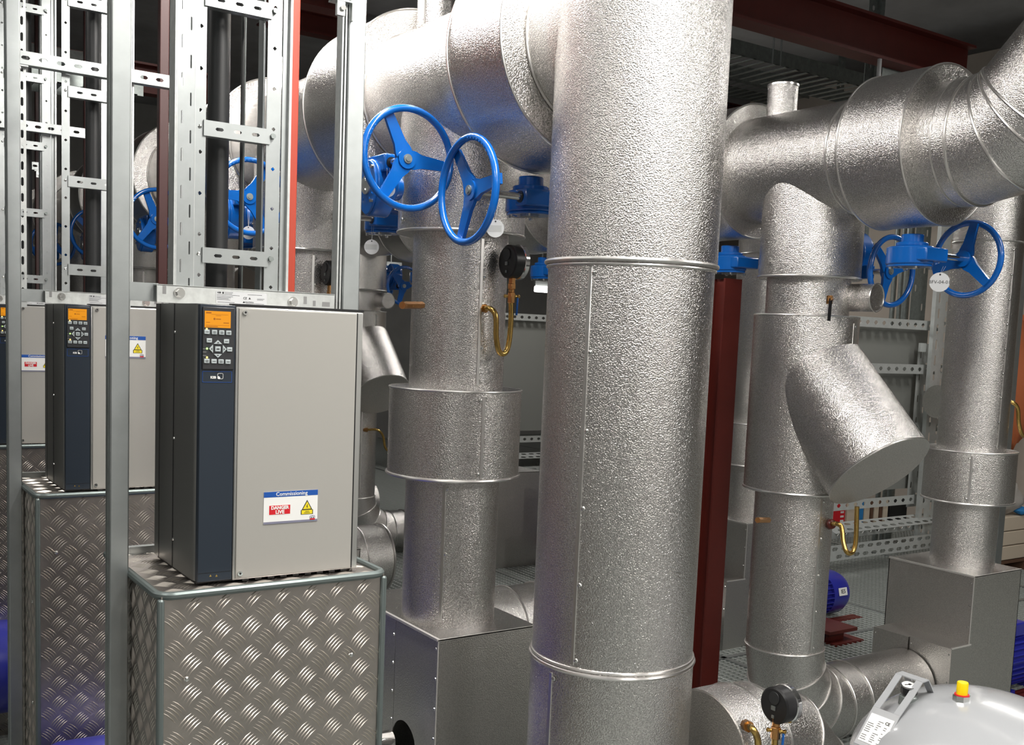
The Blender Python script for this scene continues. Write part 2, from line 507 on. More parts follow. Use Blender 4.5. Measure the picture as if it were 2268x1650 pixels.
def sheet_box(name, label, x0, x1, y0, y1, z1, k, low=None, notch=False):
    """boxed-in pump: every face its own sheet"""
    z0 = GZ
    t = thing(name, label, 'cover', ((x0 + x1) / 2, (y0 + y1) / 2, z0), 'sheet metal boxes round the pumps')
    th = 0.004
    part('top_panel', MB().box(x0 - 0.003, x1 + 0.003, y0 - 0.003, y1 + 0.003, z1, z1 + th), 'stucco', t)
    f = part('front_panel', MB().box(x0, x1, y0, y0 + th, z0, z1), 'sheet', t)
    part('edge_fold', MB().bar((x0, y0, z1 + 0.002), (x1, y0, z1 + 0.002), 0.006, 0.006), 'fold', f)
    ys = y0 + (y1 - y0) * 0.45
    if notch:
        cy, r, zc = 3.17 + SA * k, 0.09, 0.125
        def arch(a, b):
            pts = [(a, z0)]
            lo, hi = max(a, cy - r), min(b, cy + r)
            if lo < hi:
                if lo > a: pts.append((lo, z0))
                n = 14
                for i in range(n + 1):
                    yy = lo + (hi - lo) * i / n
                    pts.append((yy, zc + math.sqrt(max(r * r - (yy - cy) ** 2, 0))))
                if hi < b: pts.append((hi, z0))
                else: pass
            pts.append((b, z0)); pts += [(b, z1), (a, z1)]
            out = []
            for p_ in pts:
                if not out or (abs(out[-1][0] - p_[0]) + abs(out[-1][1] - p_[1])) > 1e-6: out.append(p_)
            # drop the floor corner that lies under the arch
            return [p_ for p_ in out if not (p_[1] == z0 and cy - r + 1e-6 < p_[0] < cy + r - 1e-6)]
        part('side_panel', MB().prism(arch(y0, ys), (x0, 0, 0), Y, Z, X, th), 'sheet', t)
        part('side_panel', MB().prism(arch(ys + 0.002, y1), (x0, 0, 0), Y, Z, X, th), 'sheet', t)
    else:
        part('side_panel', MB().box(x0, x0 + th, y0, y1, z0, z1), 'sheet', t)
    part('side_panel', MB().box(x1 - th, x1, y0, y1, z0, z1), 'sheet', t)
    part('back_panel', MB().box(x0, x1, y1 - th, y1, z0, z1), 'sheet', t)
    part('edge_fold', MB().bar((x0, y0, z1 + 0.003), (x0, y1, z1 + 0.003), 0.01, 0.008), 'fold', t)
    part('corner_fold', MB().bar((x0, y0, z0), (x0, y0, z1), 0.004, 0.004, (1, 0, 0)), 'fold', t)
    mb = MB()
    for i in range(7):
        z_ = z0 + 0.06 + (z1 - z0 - 0.09) * i / 6
        mb.dome((x0, y0 + 0.012, z_), -X, 0.0055)
        if notch: mb.dome((x0, ys + 0.014, z_ - 0.03), -X, 0.0055)
    part('screws', mb, 'screw', t, stuff=True)
    if low:
        lx, ly0, ly1, lz = low
        lb = part('step_box', MB().box(lx, x0, ly0, y0 + (y1 - y0) * 0.45, z0, lz), 'sheet', t)
        part('step_box', MB().box(lx, x0, y0 + (y1 - y0) * 0.47, ly1, z0, lz - 0.004), 'sheet', t)
        part('edge_fold', MB().bar((lx, ly0, lz), (x0, ly0, lz), 0.006, 0.006), 'fold', lb)
        mb = MB()
        for yy in (ly0 + 0.01, (ly0 + ly1) / 2, ly1 - 0.01):
            mb.dome((lx, yy, lz - 0.03), -X, 0.005); mb.dome((lx, yy, lz - 0.16), -X, 0.005)
        part('screws', mb, 'screw', lb, stuff=True)
    return t
for k in range(5):
    sheet_box('pump_cover', ORD[k] + ' sheet metal pump box at the foot of the left pipes', 1.742, 2.14, 2.95 + SA * k, 3.62 + SA * k, 0.566, k, notch=True)
# capped pipe stubs lying on the right side of those boxes
def stub(y, label, x0=2.15, x1=2.5, z=0.4, r=0.175):
    t = thing('pipe_stub', label, 'pipe', ((x0 + x1) / 2, y, z - r), 'lying pipe stubs beside the left pump boxes')
    clad(t, (x0, y, z), (x0 + 0.2, y, z), r)
    clad(t, (x0 + 0.2, y, z), (x1, y, z), r * 0.985)
    bead(t, (x1, y, z), X, r, 0.006)
    bead(t, (x0 + 0.2, y, z), X, r, 0.004)
    return t
for k in range(4):
    stub(3.45 + SA * k, ORD[k] + ' lying round pipe stub showing behind the left pump boxes')

# bent pipe low behind the big standing pipe
t = thing('insulated_elbow', 'bent embossed pipe lying low behind the foot of the big standing pipe', 'pipe', (2.4, 2.2, 0.1))
cy_, cz_ = 2.16, 0.385
cp = at(1560, 1605, Y=cy_)
part('end_disc', MB().cyl((cp.x - 0.004, cy_, cz_), (cp.x, cy_, cz_), 0.176, seg=80), 'sheet', t)
clad(t, (cp.x, cy_, cz_), (cp.x + 0.13, cy_, cz_), 0.18)
clad(t, (cp.x + 0.13, cy_, cz_), (cp.x + 0.2, cy_, cz_), 0.172)
bead(t, (cp.x + 0.13, cy_, cz_), X, 0.178); bead(t, (cp.x + 0.2, cy_, cz_), X, 0.17, 0.005)
gore_elbow(t, (cp.x + 0.2, cy_, cz_ - 0.26), X, -Z, 0.26, 0.162, 3)
clad(t, (cp.x + 0.46, cy_, cz_ - 0.26), (cp.x + 0.46, cy_, GZ), 0.162)

# ------------------------------------------------------------ second header, strainer lines, far pump lines
QX, QZ, QR, QJ = 3.43, 2.335, 0.222, 0.283
SC = 1.41
t = thing('header_pipe', 'embossed header pipe at upper right that bends upward at its near end', 'pipe', (QX, 2.3, QZ - QJ))
js = [(2.33, 2.6)] + [(3.24 + SC * k, 3.52 + SC * k) for k in range(7)]
prev = 2.2
for k, (a, b) in enumerate(js):
    clad(t, (QX, prev, QZ), (QX, a, QZ), QR)
    j = clad(t, (QX, a, QZ), (QX, b, QZ), QJ, name='valve_jacket')
    for y in (a, b):
        part('jacket_bead', MB().torus((QX, y, QZ), Y, QJ, 0.004, 80, 8), 'bead', j)
    prev = b
clad(t, (QX, prev, QZ), (QX, 13.5, QZ), QR)
bead(t, (QX, 2.7, QZ), Y, QR, 0.005)
bead(t, (QX, 2.255, QZ), Y, QR, 0.003)
RE = 0.27
def bend_up():
    rings = []
    n = 3
    for i in range(n + 1):
        a = math.radians((0, 22, 38, 46)[i])
        c = V((QX, 2.2 - RE * math.sin(a), QZ + RE - RE * math.cos(a)))
        tan = V((0, -math.cos(a), math.sin(a)))
        rings.append((c, tan, V((0, -tan.z, tan.y)) if False else V((0, tan.z, -tan.y))))
    end_t = rings[-1][1]
    rings.append((rings[-1][0] + end_t * 0.9, end_t, rings[-1][2]))
    for i in range(len(rings) - 1):
        S = 80; vs = []
        for (p, tan, rad) in rings[i:i + 2]:
            for j in range(S):
                q = 2 * PI * j / S
                vs.append(p + rad * QR * math.cos(q) + X * QR * math.sin(q))
        part('elbow_segment', MB().add(vs, [(j, (j + 1) % S, S + (j + 1) % S, S + j) for j in range(S)]), 'stucco', t)
    for (p, tan, rad) in rings[:4]:
        bead(t, p, tan, QR + 0.001, 0.005)
bend_up()
vt = at(1730, 183, X=QX)
vp = part('vent_pipe', MB().cyl((QX, 3.13, QZ + 0.2), (QX, 3.13, vt.z - 0.02), 0.062, seg=40), 'stucco', t)
part('vent_cap', MB().cyl((QX, 3.13, vt.z - 0.02), (QX, 3.13, vt.z - 0.012), 0.065, seg=40), 'bead', vp)
for yv in (5.6,):
    part('vent_pipe', MB().cyl((QX, yv, QZ + 0.2), (QX, yv, 2.9), 0.062, seg=24), 'stucco', t)

DX, DY = 3.435, 2.93
def strainer_line(k):
    y = DY + SC * k
    t = thing('insulated_strainer_line', ORD[k] + ' embossed vertical pipe with a slanting strainer leg under the right header', 'pipe', (DX, y, GZ), 'strainer pipes under the right header')
    clad(t, (DX, y, 1.87), (DX, y, QZ - 0.03), 0.204)
    bead(t, (DX, y, 1.873), Z, 0.205, 0.005)
    clad(t, (DX, y, 1.72), (DX, y, 1.87), 0.168)
    b = clad(t, (DX, y, 1.0), (DX, y, 1.72), 0.2115, name='strainer_jacket')
    part('jacket_bead', MB().torus((DX, y, 1.003), Z, 0.21, 0.006, 80, 8), 'bead', b)
    part('jacket_bead', MB().torus((DX, y, 1.718), Z, 0.21, 0.0035, 80, 8), 'bead', b)
    d = V((0.0, -0.70, -0.714)).normalized()
    c1 = V((3.45, 2.535 + SC * k, 1.125))
    c0 = c1 - d * 0.5
    lg = part('strainer_leg', MB().cyl(c0, c1, 0.2095, seg=96), 'stucco', t)
    part('leg_end', MB().cyl(c1, c1 + d * 0.004, 0.2105, seg=96), 'sheet', lg)
    part('leg_bead', MB().torus(c1, d, 0.2105, 0.0035, 80, 8), 'bead', lg)
    clad(t, (DX, y, 0.33), (DX, y, 1.0), 0.161)
    seam(t, (DX, y, 0.34), (DX, y, 0.99), 0.161, facing(DX, DY, 42), 0.12)
    seam(t, (DX, y, 1.02), (DX, y, 1.70), 0.21, facing(DX, DY, 62), 0.3)
    gore_elbow(t, (DX + 0.3, y, 0.33), -Z, X, 0.3, 0.163, 4)
    clad(t, (DX + 0.3, y, 0.03), (4.3, y, 0.03), 0.161)
    bead(t, (DX + 0.42, y, 0.03), X, 0.162)
    # drain stub with its little cock
    s1 = V((3.56, 2.787 - 0.10 + SC * k, 1.80))
    s0 = s1 + V((-0.03, 0.22, 0.0))
    ds = part('drain_stub', MB().cyl(s0, s1, 0.056, seg=40), 'stucco', t)
    part('stub_bead', MB().torus(s1, s1 - s0, 0.056, 0.003, 40, 6), 'bead', ds)
    if k == 0:
        p = at(1842, 662, Y=2.68)
        vv = part('drain_cock', MB().cyl(p, p + V((-0.035, -0.02, 0)), 0.009, seg=12).cyl(p + V((-0.012, 0, 0.012)), p + V((-0.012, 0, -0.02)), 0.012, seg=12), 'copper', t)
        part('lever', MB().bar(p + V((-0.03, -0.02, 0)), p + V((-0.032, -0.02, -0.085)), 0.012, 0.006, (0, 1, 0)), 'black', vv)
        a_, b_ = at(1702, 1152, Y=2.77), at(1678, 1152, Y=2.74)
        part('test_plug', MB().cyl(a_, b_, 0.012, seg=6), 'copper', t)
for k in (0, 1, 3, 4): strainer_line(k)

CX, CY = 4.715, 2.95
def far_line(k):
    y = CY + SC * k
    t = thing('insulated_pipe', ORD[k] + ' embossed vertical pipe with a drum jacket on a box, far right row', 'pipe', (CX, y, 0.565), 'vertical pipes in the far right row')
    clad(t, (CX, y, 1.13), (CX, y, 2.5), 0.158)
    clad(t, (CX, y, 0.567), (CX, y, 0.88), 0.149)
    d = clad(t, (CX, y, 0.88), (CX, y, 1.13), 0.21, name='drum_jacket')
    part('jacket_bead', MB().torus((CX, y, 0.884), Z, 0.211, 0.005, 80, 8), 'bead', d)
    part('jacket_bead', MB().torus((CX, y, 1.128), Z, 0.21, 0.004, 80, 8), 'bead', d)
    bead(t, (CX, y, 2.12), Z, 0.159)
    seam(t, (CX, y, 1.14), (CX, y, 2.1), 0.158, facing(CX, CY, 48), 0.1, -0.01)
    seam(t, (CX, y, 0.89), (CX, y, 1.12), 0.21, facing(CX, CY, 2), 0.12, -0.01)
    sheet_box('pump_cover', ORD[k] + ' stepped sheet metal pump box under the far right pipes', 4.46, 4.85, 2.72 + SC * k, 3.18 + SC * k, 0.565, k, low=(4.31, 2.71 + SC * k, 3.13 + SC * k, 0.25))
for k in (0, 1, 2): far_line(k)
sheet_box('pump_cover', 'flat fronted sheet metal box seen between the nearest left pipe and the standing pipe', 4.2, 4.62, 6.39, 6.9, 0.565, 3)

# ------------------------------------------------------------ gear operated valves
def handwheel(root, c, n, R, a0, rim=0.0115, name='handwheel'):
    c, n = V(c), V(n).normalized()
    up = (Z - n * n.z).normalized()
    rt = up.cross(n)
    wmb = MB().torus(c, n, R - rim, rim, 72, 12)
    for i in range(3):
        a = math.radians(a0 + 120 * i)
        d = rt * math.cos(a) + up * math.sin(a)
        s = n.cross(d)
        L = R - rim
        poly = [(0.0, -0.03), (0.03, -0.029), (0.055, -0.021), (L, -0.0155), (L, 0.0155), (0.055, 0.021), (0.03, 0.029), (0, 0.03)]
        wmb.prism(poly, c - n * 0.022, d, s, n, 0.012)
    wmb.cyl(c - n * 0.034, c - n * 0.004, 0.031, seg=28)
    # raised marks on the rim face
    for i in range(9):
        a = math.radians(a0 + 28 + i * 6.5)
        d = rt * math.cos(a) + up * math.sin(a)
        wmb.bar(c + d * (R - rim * 1.5) + n * rim * 0.9, c + d * (R - rim * 0.5) + n * rim * 0.75, 0.004, 0.003, n)
    wl = part(name, wmb, 'blue', root, angle=50)
    part('hub_nut', MB().cyl(c - n * 0.004, c + n * 0.0, 0.0145, seg=24).cyl(c, c + n * 0.003, 0.009, seg=16), 'galv_dark', wl)
    return wl
def operator(label, c, s, d, off, shaft, R=0.166, a0=105, wheel=True, group='blue valve gears with handwheels', flip=1):
    """c: centre of the outer face, s: stem axis pointing outwards, d: direction of the input shaft, off: worm side"""
    c, s, d, off = V(c), V(s).normalized(), V(d).normalized(), V(off).normalized()
    t = thing('valve_operator', label, 'valve', c - V((0, 0, 0.1)), group)
    body = MB()
    poly = []
    for i in range(40):
        q = 2 * PI * i / 40
        a, b = math.cos(q), math.sin(q)
        rr = 0.066 if b > -0.2 else 0.066 - 0.006 * (-b)
        poly.append((a * rr * 1.05, b * 0.093 - 0.008))
    body.prism(poly, c - s * 0.075, d, off, s, 0.066)
    part('gearbox', body, 'blue', t, bevel=0.005)
    lid = part('gearbox_lid', MB().prism([(a * 0.94, b * 0.96) for a, b in poly], c - s * 0.009, d, off, s, 0.009), 'blue', t, bevel=0.003)
    # worm housing, a square block along the shaft
    wc = c - s * 0.045 + off * 0.068
    part('worm_housing', MB().bar(wc - d * 0.05, wc + d * 0.085, 0.058, 0.05, s), 'blue', t, bevel=0.006)
    part('shaft_seal', MB().cyl(wc + d * 0.085, wc + d * 0.0875, 0.018, seg=20), 'black', t)
    # mounting neck
    part('mounting_neck', MB().cyl(c - s * 0.12, c - s * 0.075, 0.04, seg=28).cyl(c - s * 0.09, c - s * 0.075, 0.058, seg=32), 'blue', t, bevel=0.003)
    ind = part('position_plate', MB().cyl(c, c + s * 0.005, 0.031, seg=32), 'galv', t)
    for a in (-1, 1):
        part('bolt', MB().dome(c + s * 0.005 + off * a * 0.017, s, 0.005), 'screw', ind)
    for a, b in ((-1, -1), (1, -1), (-1, 1), (1, 1)):
        part('bolt', MB().cyl(c + d * a * 0.043 + off * b * 0.055, c + d * a * 0.043 + off * b * 0.055 + s * 0.008, 0.0065, seg=6), 'screw', lid)
    # raised arc marks on the lid
    mk = MB()
    for i in range(5):
        q = math.radians(215 + 27 * i)
        e = d * math.cos(q) + off * math.sin(q)
        mk.bar(c + e * 0.046, c + e * 0.055, 0.004, 0.003, s)
    part('raised_marks', mk, 'blue', lid)
    wp = wc + d * (0.085 + shaft)
    part('shaft', MB().cyl(wc + d * 0.08, wp - d * 0.02, 0.0115, seg=20), 'chrome', t)
    if wheel: handwheel(t, wp, d, R, a0)
    return t, wp
def valve_tag(c, n, label, top, line=None, r=0.0235, group='round valve tags'):
    c, n = V(c), V(n).normalized()
    t = thing('valve_tag', label, 'tag', c - V((0, 0, r)), group)
    part('disc', MB().cyl(c - n * 0.001, c + n * 0.001, r, seg=36), 'tag', t)
    up = (Z - n * n.z).normalized(); rt = up.cross(n)
    part('eyelet', MB().cyl(c + up * r * 0.78 + n * 0.001, c + up * r * 0.78 + n * 0.0015, r * 0.1, seg=10), 'print', t)
    if line is None:
        part('tag_band', MB().prism([(-0.9 * r, -0.35 * r), (0.7 * r, -0.35 * r), (0.7 * r, 0.35 * r), (-0.9 * r, 0.35 * r)], c + n * 0.001, rt, up, n, 0.0004), 'tagband', t)
    else:
        text(line, r * 0.5, c + n * 0.0012, rt, up, 'print', t, depth=0.0002)
    hole = c + up * r * 0.78
    top = V(top)
    part('wire', MB().tube([hole, hole.lerp(top, 0.5) + rt * 0.003, top + rt * 0.004], 0.0006, 6).tube([hole, hole.lerp(top, 0.5) - rt * 0.003, top - rt * 0.004], 0.0006, 6), 'zinc', t)
    return t

# first line: branch valve, wheel towards the viewer
def branch_valve(k):
    y = SA * k
    w_ = {0: 'in front of the nearest left pipe', 1: 'seen through the nearest cable ladder', 2: 'seen just left of the second red post', 3: 'seen behind the second cable ladder', 4: 'furthest back beyond the left posts'}[k]
    return operator('blue handwheel with gearbox ' + w_, (1.555, 3.2 + y, 2.068), -X, -Y, Z, 0.115, a0={0: 117, 1: 60, 2: 112, 3: 20, 4: 80}[k])
for k in range(5):
    t, wp = branch_valve(k)
    g = V(wp)
    if k == 0:
        valve_tag(at(859, 420, Y=3.075), facing(1.5, 3.0, 0), 'grey round tag on wire loops behind the spoke of the larger handwheel', at(860, 372, Y=3.075))
    if k == 1:
        valve_tag(V((1.603, 4.44, 1.985)), facing(1.5, 4.3, -20), 'white round tag hanging in the handwheel seen through the cable ladder', V((1.603, 4.44, 2.098)), r=0.028)
# header valve below the first jacket, wheel to the left
t, wp = operator('blue handwheel turned edgeways with its gearbox under the near header jacket', (1.93, 2.79, 1.975), -Z, -X, -Y, 0.19, a0=8)
valve_tag(at(1097, 506, Y=2.62), facing(1.68, 2.62, 0), 'grey round tag right of the edgeways handwheel', at(1099, 455, Y=2.68), r=0.026)
t, wp = operator('blue gearbox with a bare shaft, partly hidden under the larger handwheel', (1.885, 3.72, 1.965), -Z, -X, -Y, 0.09, wheel=False)
valve_tag(at(823, 547, Y=3.67), facing(1.7, 3.5, 0), 'white round tag hanging below the bare valve shaft', V((at(826, 497, Y=3.67).x, 3.67, 1.998)), r=0.028)
for k in range(1, 4):
    operator('blue valve gear under header jacket, ' + ORD[k] + ' after the pipe', (1.885, 3.72 + SA * k, 1.965), -Z, -X, -Y, 0.09, wheel=False)
# right header valves, wheels to the right
WR = at(2142, 574, Y=2.382)
t, wp = operator('blue gear valve with the handwheel at the right edge below the bending header', (QX, 2.45, 1.905), -Z, X, -Y, WR.x - QX - 0.085, R=0.148, a0=103)
valve_tag(at(2081, 625, Y=2.33), facing(3.3, 2.3, 0), 'white round tag lettered BFV-04-01 hanging on the right handwheel', at(2092, 590, Y=2.36), line='BFV-04-01', r=0.035)
for k in range(4):
    operator('blue gear valve under right header, ' + ORD[k] + ' jacket behind the slanting leg', (QX, 3.38 + SC * k, 1.905), -Z, X, -Y, 0.33, R=0.148, a0=70)
for k in (0, 1, 3):
    operator(ORD[k] + ' blue handwheel on the right side of a strainer pipe', (DX + 0.33, DY + SC * k, 1.985), X, -Y, -Z, 0.1, R=0.15, a0=15, flip=-1)

# ------------------------------------------------------------ pressure gauges on siphon tubes
def bezier(pts, n=8):
    """smooth path through the points"""
    pts = [V(p) for p in pts]
    out = []
    for i in range(len(pts) - 1):
        p0 = pts[max(i - 1, 0)]; p1 = pts[i]; p2 = pts[i + 1]; p3 = pts[min(i + 2, len(pts) - 1)]
        for j in range(n):
            u = j / n
            out.append(0.5 * ((2 * p1) + (p2 - p0) * u + (2 * p0 - 5 * p1 + 4 * p2 - p3) * u * u + (3 * p1 - p0 - 3 * p2 + p3) * u ** 3))
    out.append(pts[-1])
    return out
def gauge_set(label, path, gc, ax, r=0.052, cock=None, sleeve=None, group='pressure gauges on brass tubes', dial=True, tr=0.0095):
    path = [V(p) for p in path]
    t = thing('pressure_gauge', label, 'gauge', path[-1] - V((0, 0, 0.05)), group)
    part('siphon_tube', MB().tube(bezier(path), tr, 14), 'brass', t)
    d0 = (path[1] - path[0]).normalized()
    part('port_fitting', MB().cyl(path[0] - d0 * 0.02, path[0] + d0 * 0.012, 0.016, seg=8), sleeve or 'copper', t)
    if sleeve:
        part('sleeve', MB().lathe([(0.01, -0.035), (0.021, -0.02), (0.023, 0.0), (0.02, 0.025), (0.012, 0.03)], path[0], d0, 24), sleeve, t)
    if dial:
        gc, ax = V(gc), V(ax).normalized()
        b = path[-1]
        part('cock_body', MB().cyl(b - Z * 0.005, b + Z * 0.03, 0.014, seg=6).cyl(b + Z * 0.03, b + Z * 0.042, 0.011, seg=16).cyl(b + Z * 0.042, b + Z * 0.06, 0.015, seg=6), 'copper', t, bevel=0.0015)
        s = facing(b.x, b.y, 90)
        ck = part('cock_spindle', MB().lathe([(0.004, -0.026), (0.007, -0.022), (0.005, -0.016), (0.007, -0.01), (0.007, 0.014), (0.0045, 0.018), (0.0075, 0.026), (0.003, 0.03)], b + Z * 0.018, s, 14), 'brass', t)
        part('lever', MB().bar(b + Z * 0.014 + s * 0.022, b + Z * 0.014 + s * 0.02 - Z * 0.06, 0.013, 0.007, s), 'blue', ck, bevel=0.002)
        part('stem', MB().cyl(b + Z * 0.06, gc - Z * (r - 0.004), 0.0125, seg=6), 'copper', t)
        cs = part('case', MB().lathe([(r * 0.9, -0.004), (r, 0.0), (r, 0.034)], gc - ax * 0.02, ax, 48), 'black', t, angle=25)
        part('bezel', MB().lathe([(r, 0.034), (r * 1.06, 0.036), (r * 1.06, 0.05), (r * 0.9, 0.052)], gc - ax * 0.02, ax, 48, caps=False), 'chrome', cs, angle=25)
        part('dial_face', MB().cyl(gc + ax * 0.022, gc + ax * 0.028, r * 0.96, seg=40), 'white', cs)
        up = Z
        k = facing(gc.x, gc.y, 0)
        part('relief_disc', MB().cyl(gc - ax * 0.024 + up * r * 0.42, gc - ax * 0.0265 + up * r * 0.42, r * 0.36, seg=28), 'rubber', cs, bevel=0.001)
        part('rear_stud', MB().cbox(gc - ax * 0.026 - up * r * 0.12, 0.003, 0.014, 0.012).cbox(gc - ax * 0.026 - up * r * 0.6, 0.003, 0.008, 0.008), 'galv_dark', cs)
    return t
py = 2.98
gauge_set('black backed pressure gauge on a brass siphon tube beside the nearest left pipe',
          [at(1070, 683, Y=3.04), at(1086, 684, Y=3.0), at(1098, 700, Y=py), at(1099, 745, Y=py), at(1104, 775, Y=py), at(1113, 784, Y=py), at(1123, 775, Y=py), at(1129, 745, Y=py), at(1132, 700, Y=py), at(1132, 668, Y=py)],
          at(1136, 580, Y=py), X, 0.056)
py = 1.925
gauge_set('black backed pressure gauge low down between the standing pipe and the grey vessel',
          [at(1656, 1608, Y=1.97), at(1668, 1616, Y=py), at(1678, 1640, Y=py), at(1682, 1700, Y=py), at(1696, 1760, Y=py), at(1712, 1700, Y=py), at(1716, 1650, Y=py), at(1717, 1632, Y=py)],
          at(1727, 1560, Y=py), X, 0.052)
py = 2.62
gauge_set('thin brass siphon tube with a brown red sleeve under the slanting strainer leg',
          [at(1836, 1161, Y=2.78), at(1853, 1160, Y=2.72), at(1864, 1168, Y=2.7), at(1868, 1200, Y=2.68), at(1874, 1220, Y=2.66), at(1882, 1226, Y=2.66), at(1891, 1218, Y=2.66), at(1896, 1190, Y=2.66), at(1898, 1122, Y=2.66)],
          None, X, sleeve='browncap', dial=False)
gauge_set('thin brass tube leaving the pipe at the right edge',
          [at(2226, 890, Y=2.86), at(2243, 892, Y=2.83), at(2254, 905, Y=2.82), at(2257, 940, Y=2.82), at(2266, 965, Y=2.82), at(2285, 960, Y=2.82), at(2288, 900, Y=2.82)],
          None, X, dial=False)
gauge_set('dull brass tube on the pipe between the cabinet and the nearest left pipe',
          [at(811, 952, Y=7.0), at(835, 952, Y=6.96), at(848, 965, Y=6.96), at(853, 990, Y=6.96), at(862, 998, Y=6.96), at(872, 985, Y=6.96)],
          None, X, dial=False, tr=0.009)
g = V((1.97, 2.98 + SA, 1.835))
gauge_set('black backed pressure gauge further back, seen between red post and steel post',
          [g + V((-0.09, 0.06, -0.17)), g + V((-0.05, 0.0, -0.17)), g + V((-0.045, 0, -0.26)), g + V((-0.02, 0, -0.3)), g + V((0.0, 0, -0.26)), g + V((0, 0, -0.14))], g, X, 0.056)

# ------------------------------------------------------------ drive cabinets on tread plate pedestals
SK = 1.30
def ridges(mb, o, u, v, n, W, H, pitch=0.0625, edge=0.002):
    """five bar tread clusters, alternately turned"""
    o, u, v, n = V(o), V(u), V(v), V(n)
    L, wd, h = 0.041, 0.0015, 0.0015
    ni, nj = int(W / (pitch / 2)) + 2, int(H / (pitch / 2)) + 2
    for i in range(ni):
        for j in range(nj):
            if (i + j) % 2: continue
            cx, cy = i * pitch / 2, j * pitch / 2
            a = PI / 4 if i % 2 == 0 else -PI / 4
            ca, sa = math.cos(a), math.sin(a)
            for b in range(5):
                off = (b - 2) * 0.0073
                bx, by = cx - sa * off, cy + ca * off
                if not (edge + L * 0.35 < bx < W - edge - L * 0.35 and edge + L * 0.35 < by < H - edge - L * 0.35): continue
                st = []
                for tt in (-0.5, -0.2, 0.2, 0.5):
                    cur = 0.0026 * (1 - (2 * tt) ** 2)
                    st.append((bx + ca * L * tt - sa * cur, by + sa * L * tt + ca * cur))
                P = lambda p, k=0, z=0: o + u * (p[0] - sa * k) + v * (p[1] + ca * k) + n * z
                vs = [P(st[0]), P(st[1], -wd), P(st[1], 0, h), P(st[1], wd), P(st[2], -wd), P(st[2], 0, h), P(st[2], wd), P(st[3])]
                mb.add(vs, [(0, 1, 2), (0, 2, 3), (1, 4, 5, 2), (2, 5, 6, 3), (4, 7, 5), (5, 7, 6)])
    return mb

def make_pedestal():
    x0, x1, y0, y1, z0, z1 = 0.569, 1.062, 2.04, 2.47, GZ, 1.058
    t = thing('tread_plate_pedestal', 'tread plate pedestal under the nearest drive cabinet', 'pedestal', ((x0 + x1) / 2, (y0 + y1) / 2, z0), 'tread plate pedestals')
    f = part('front_plate', MB().box(x0 + 0.004, x1 - 0.004, y0 + 0.003, y0 + 0.006, z0, z1), 'tread', t)
    part('tread_ridges', ridges(MB(), (x0, y0 + 0.0028, z0), X, Z, -Y, x1 - x0, z1 - z0 - 0.004), 'ridge', f, stuff=True)
    s = part('side_plate', MB().box(x0 + 0.003, x0 + 0.006, y0, y1, z0, z1), 'tread', t)
    part('tread_ridges', ridges(MB(), (x0 + 0.0028, y1, z0), -Y, Z, -X, y1 - y0, z1 - z0 - 0.004), 'ridge', s, stuff=True)
    part('side_plate', MB().box(x1 - 0.006, x1 - 0.003, y0, y1, z0, z1), 'tread', t)
    tp = part('top_plate', MB().box(x0 + 0.006, x1 - 0.006, y0 + 0.006, y1, z1 - 0.004, z1 - 0.001), 'tread', t)
    part('tread_ridges', ridges(MB(), (x0 + 0.006, y0 + 0.006, z1 - 0.0012), X, Y, Z, x1 - x0 - 0.012, y1 - y0 - 0.006), 'ridge', tp, stuff=True)
    # rounded frame round the top and down the corners
    r = 0.03
    def arc(cx, cy, a0, a1): return [(cx + r * math.cos(math.radians(a0 + (a1 - a0) * i / 6)), cy + r * math.sin(math.radians(a0 + (a1 - a0) * i / 6)), z1) for i in range(7)]
    path = [(x0, y1, z1)] + arc(x0 + r, y0 + r, 180, 270) + arc(x1 - r, y0 + r, 270, 360) + [(x1, y1, z1)]
    part('top_frame', MB().tube(path, 0.0085, 10), 'trim', t)
    for cx in (x0 + 0.003, x1 - 0.003):
        part('corner_trim', MB().cbox((cx, y0 + 0.003, (z0 + z1) / 2), 0.014, 0.014, z1 - z0 - 0.01), 'trim', t, bevel=0.005)
    sc = MB()
    for px_, pz in ((413, 1504), (778, 1450)):
        p = at(px_, pz, Y=y0)
        sc.dome((p.x, y0 + 0.001, p.z), -Y, 0.0062)
    for yy in (2.12, 2.3):
        for zz in (0.72, 0.4): sc.dome((x0 + 0.001, yy, zz), -X, 0.005)
    part('screws', sc, 'screw', t, stuff=True)
    part('rear_frame', MB().box(x0, x1, y1 - 0.02, y1, z1 - 0.004, z1 + 0.016), 'galv', t)
    return t

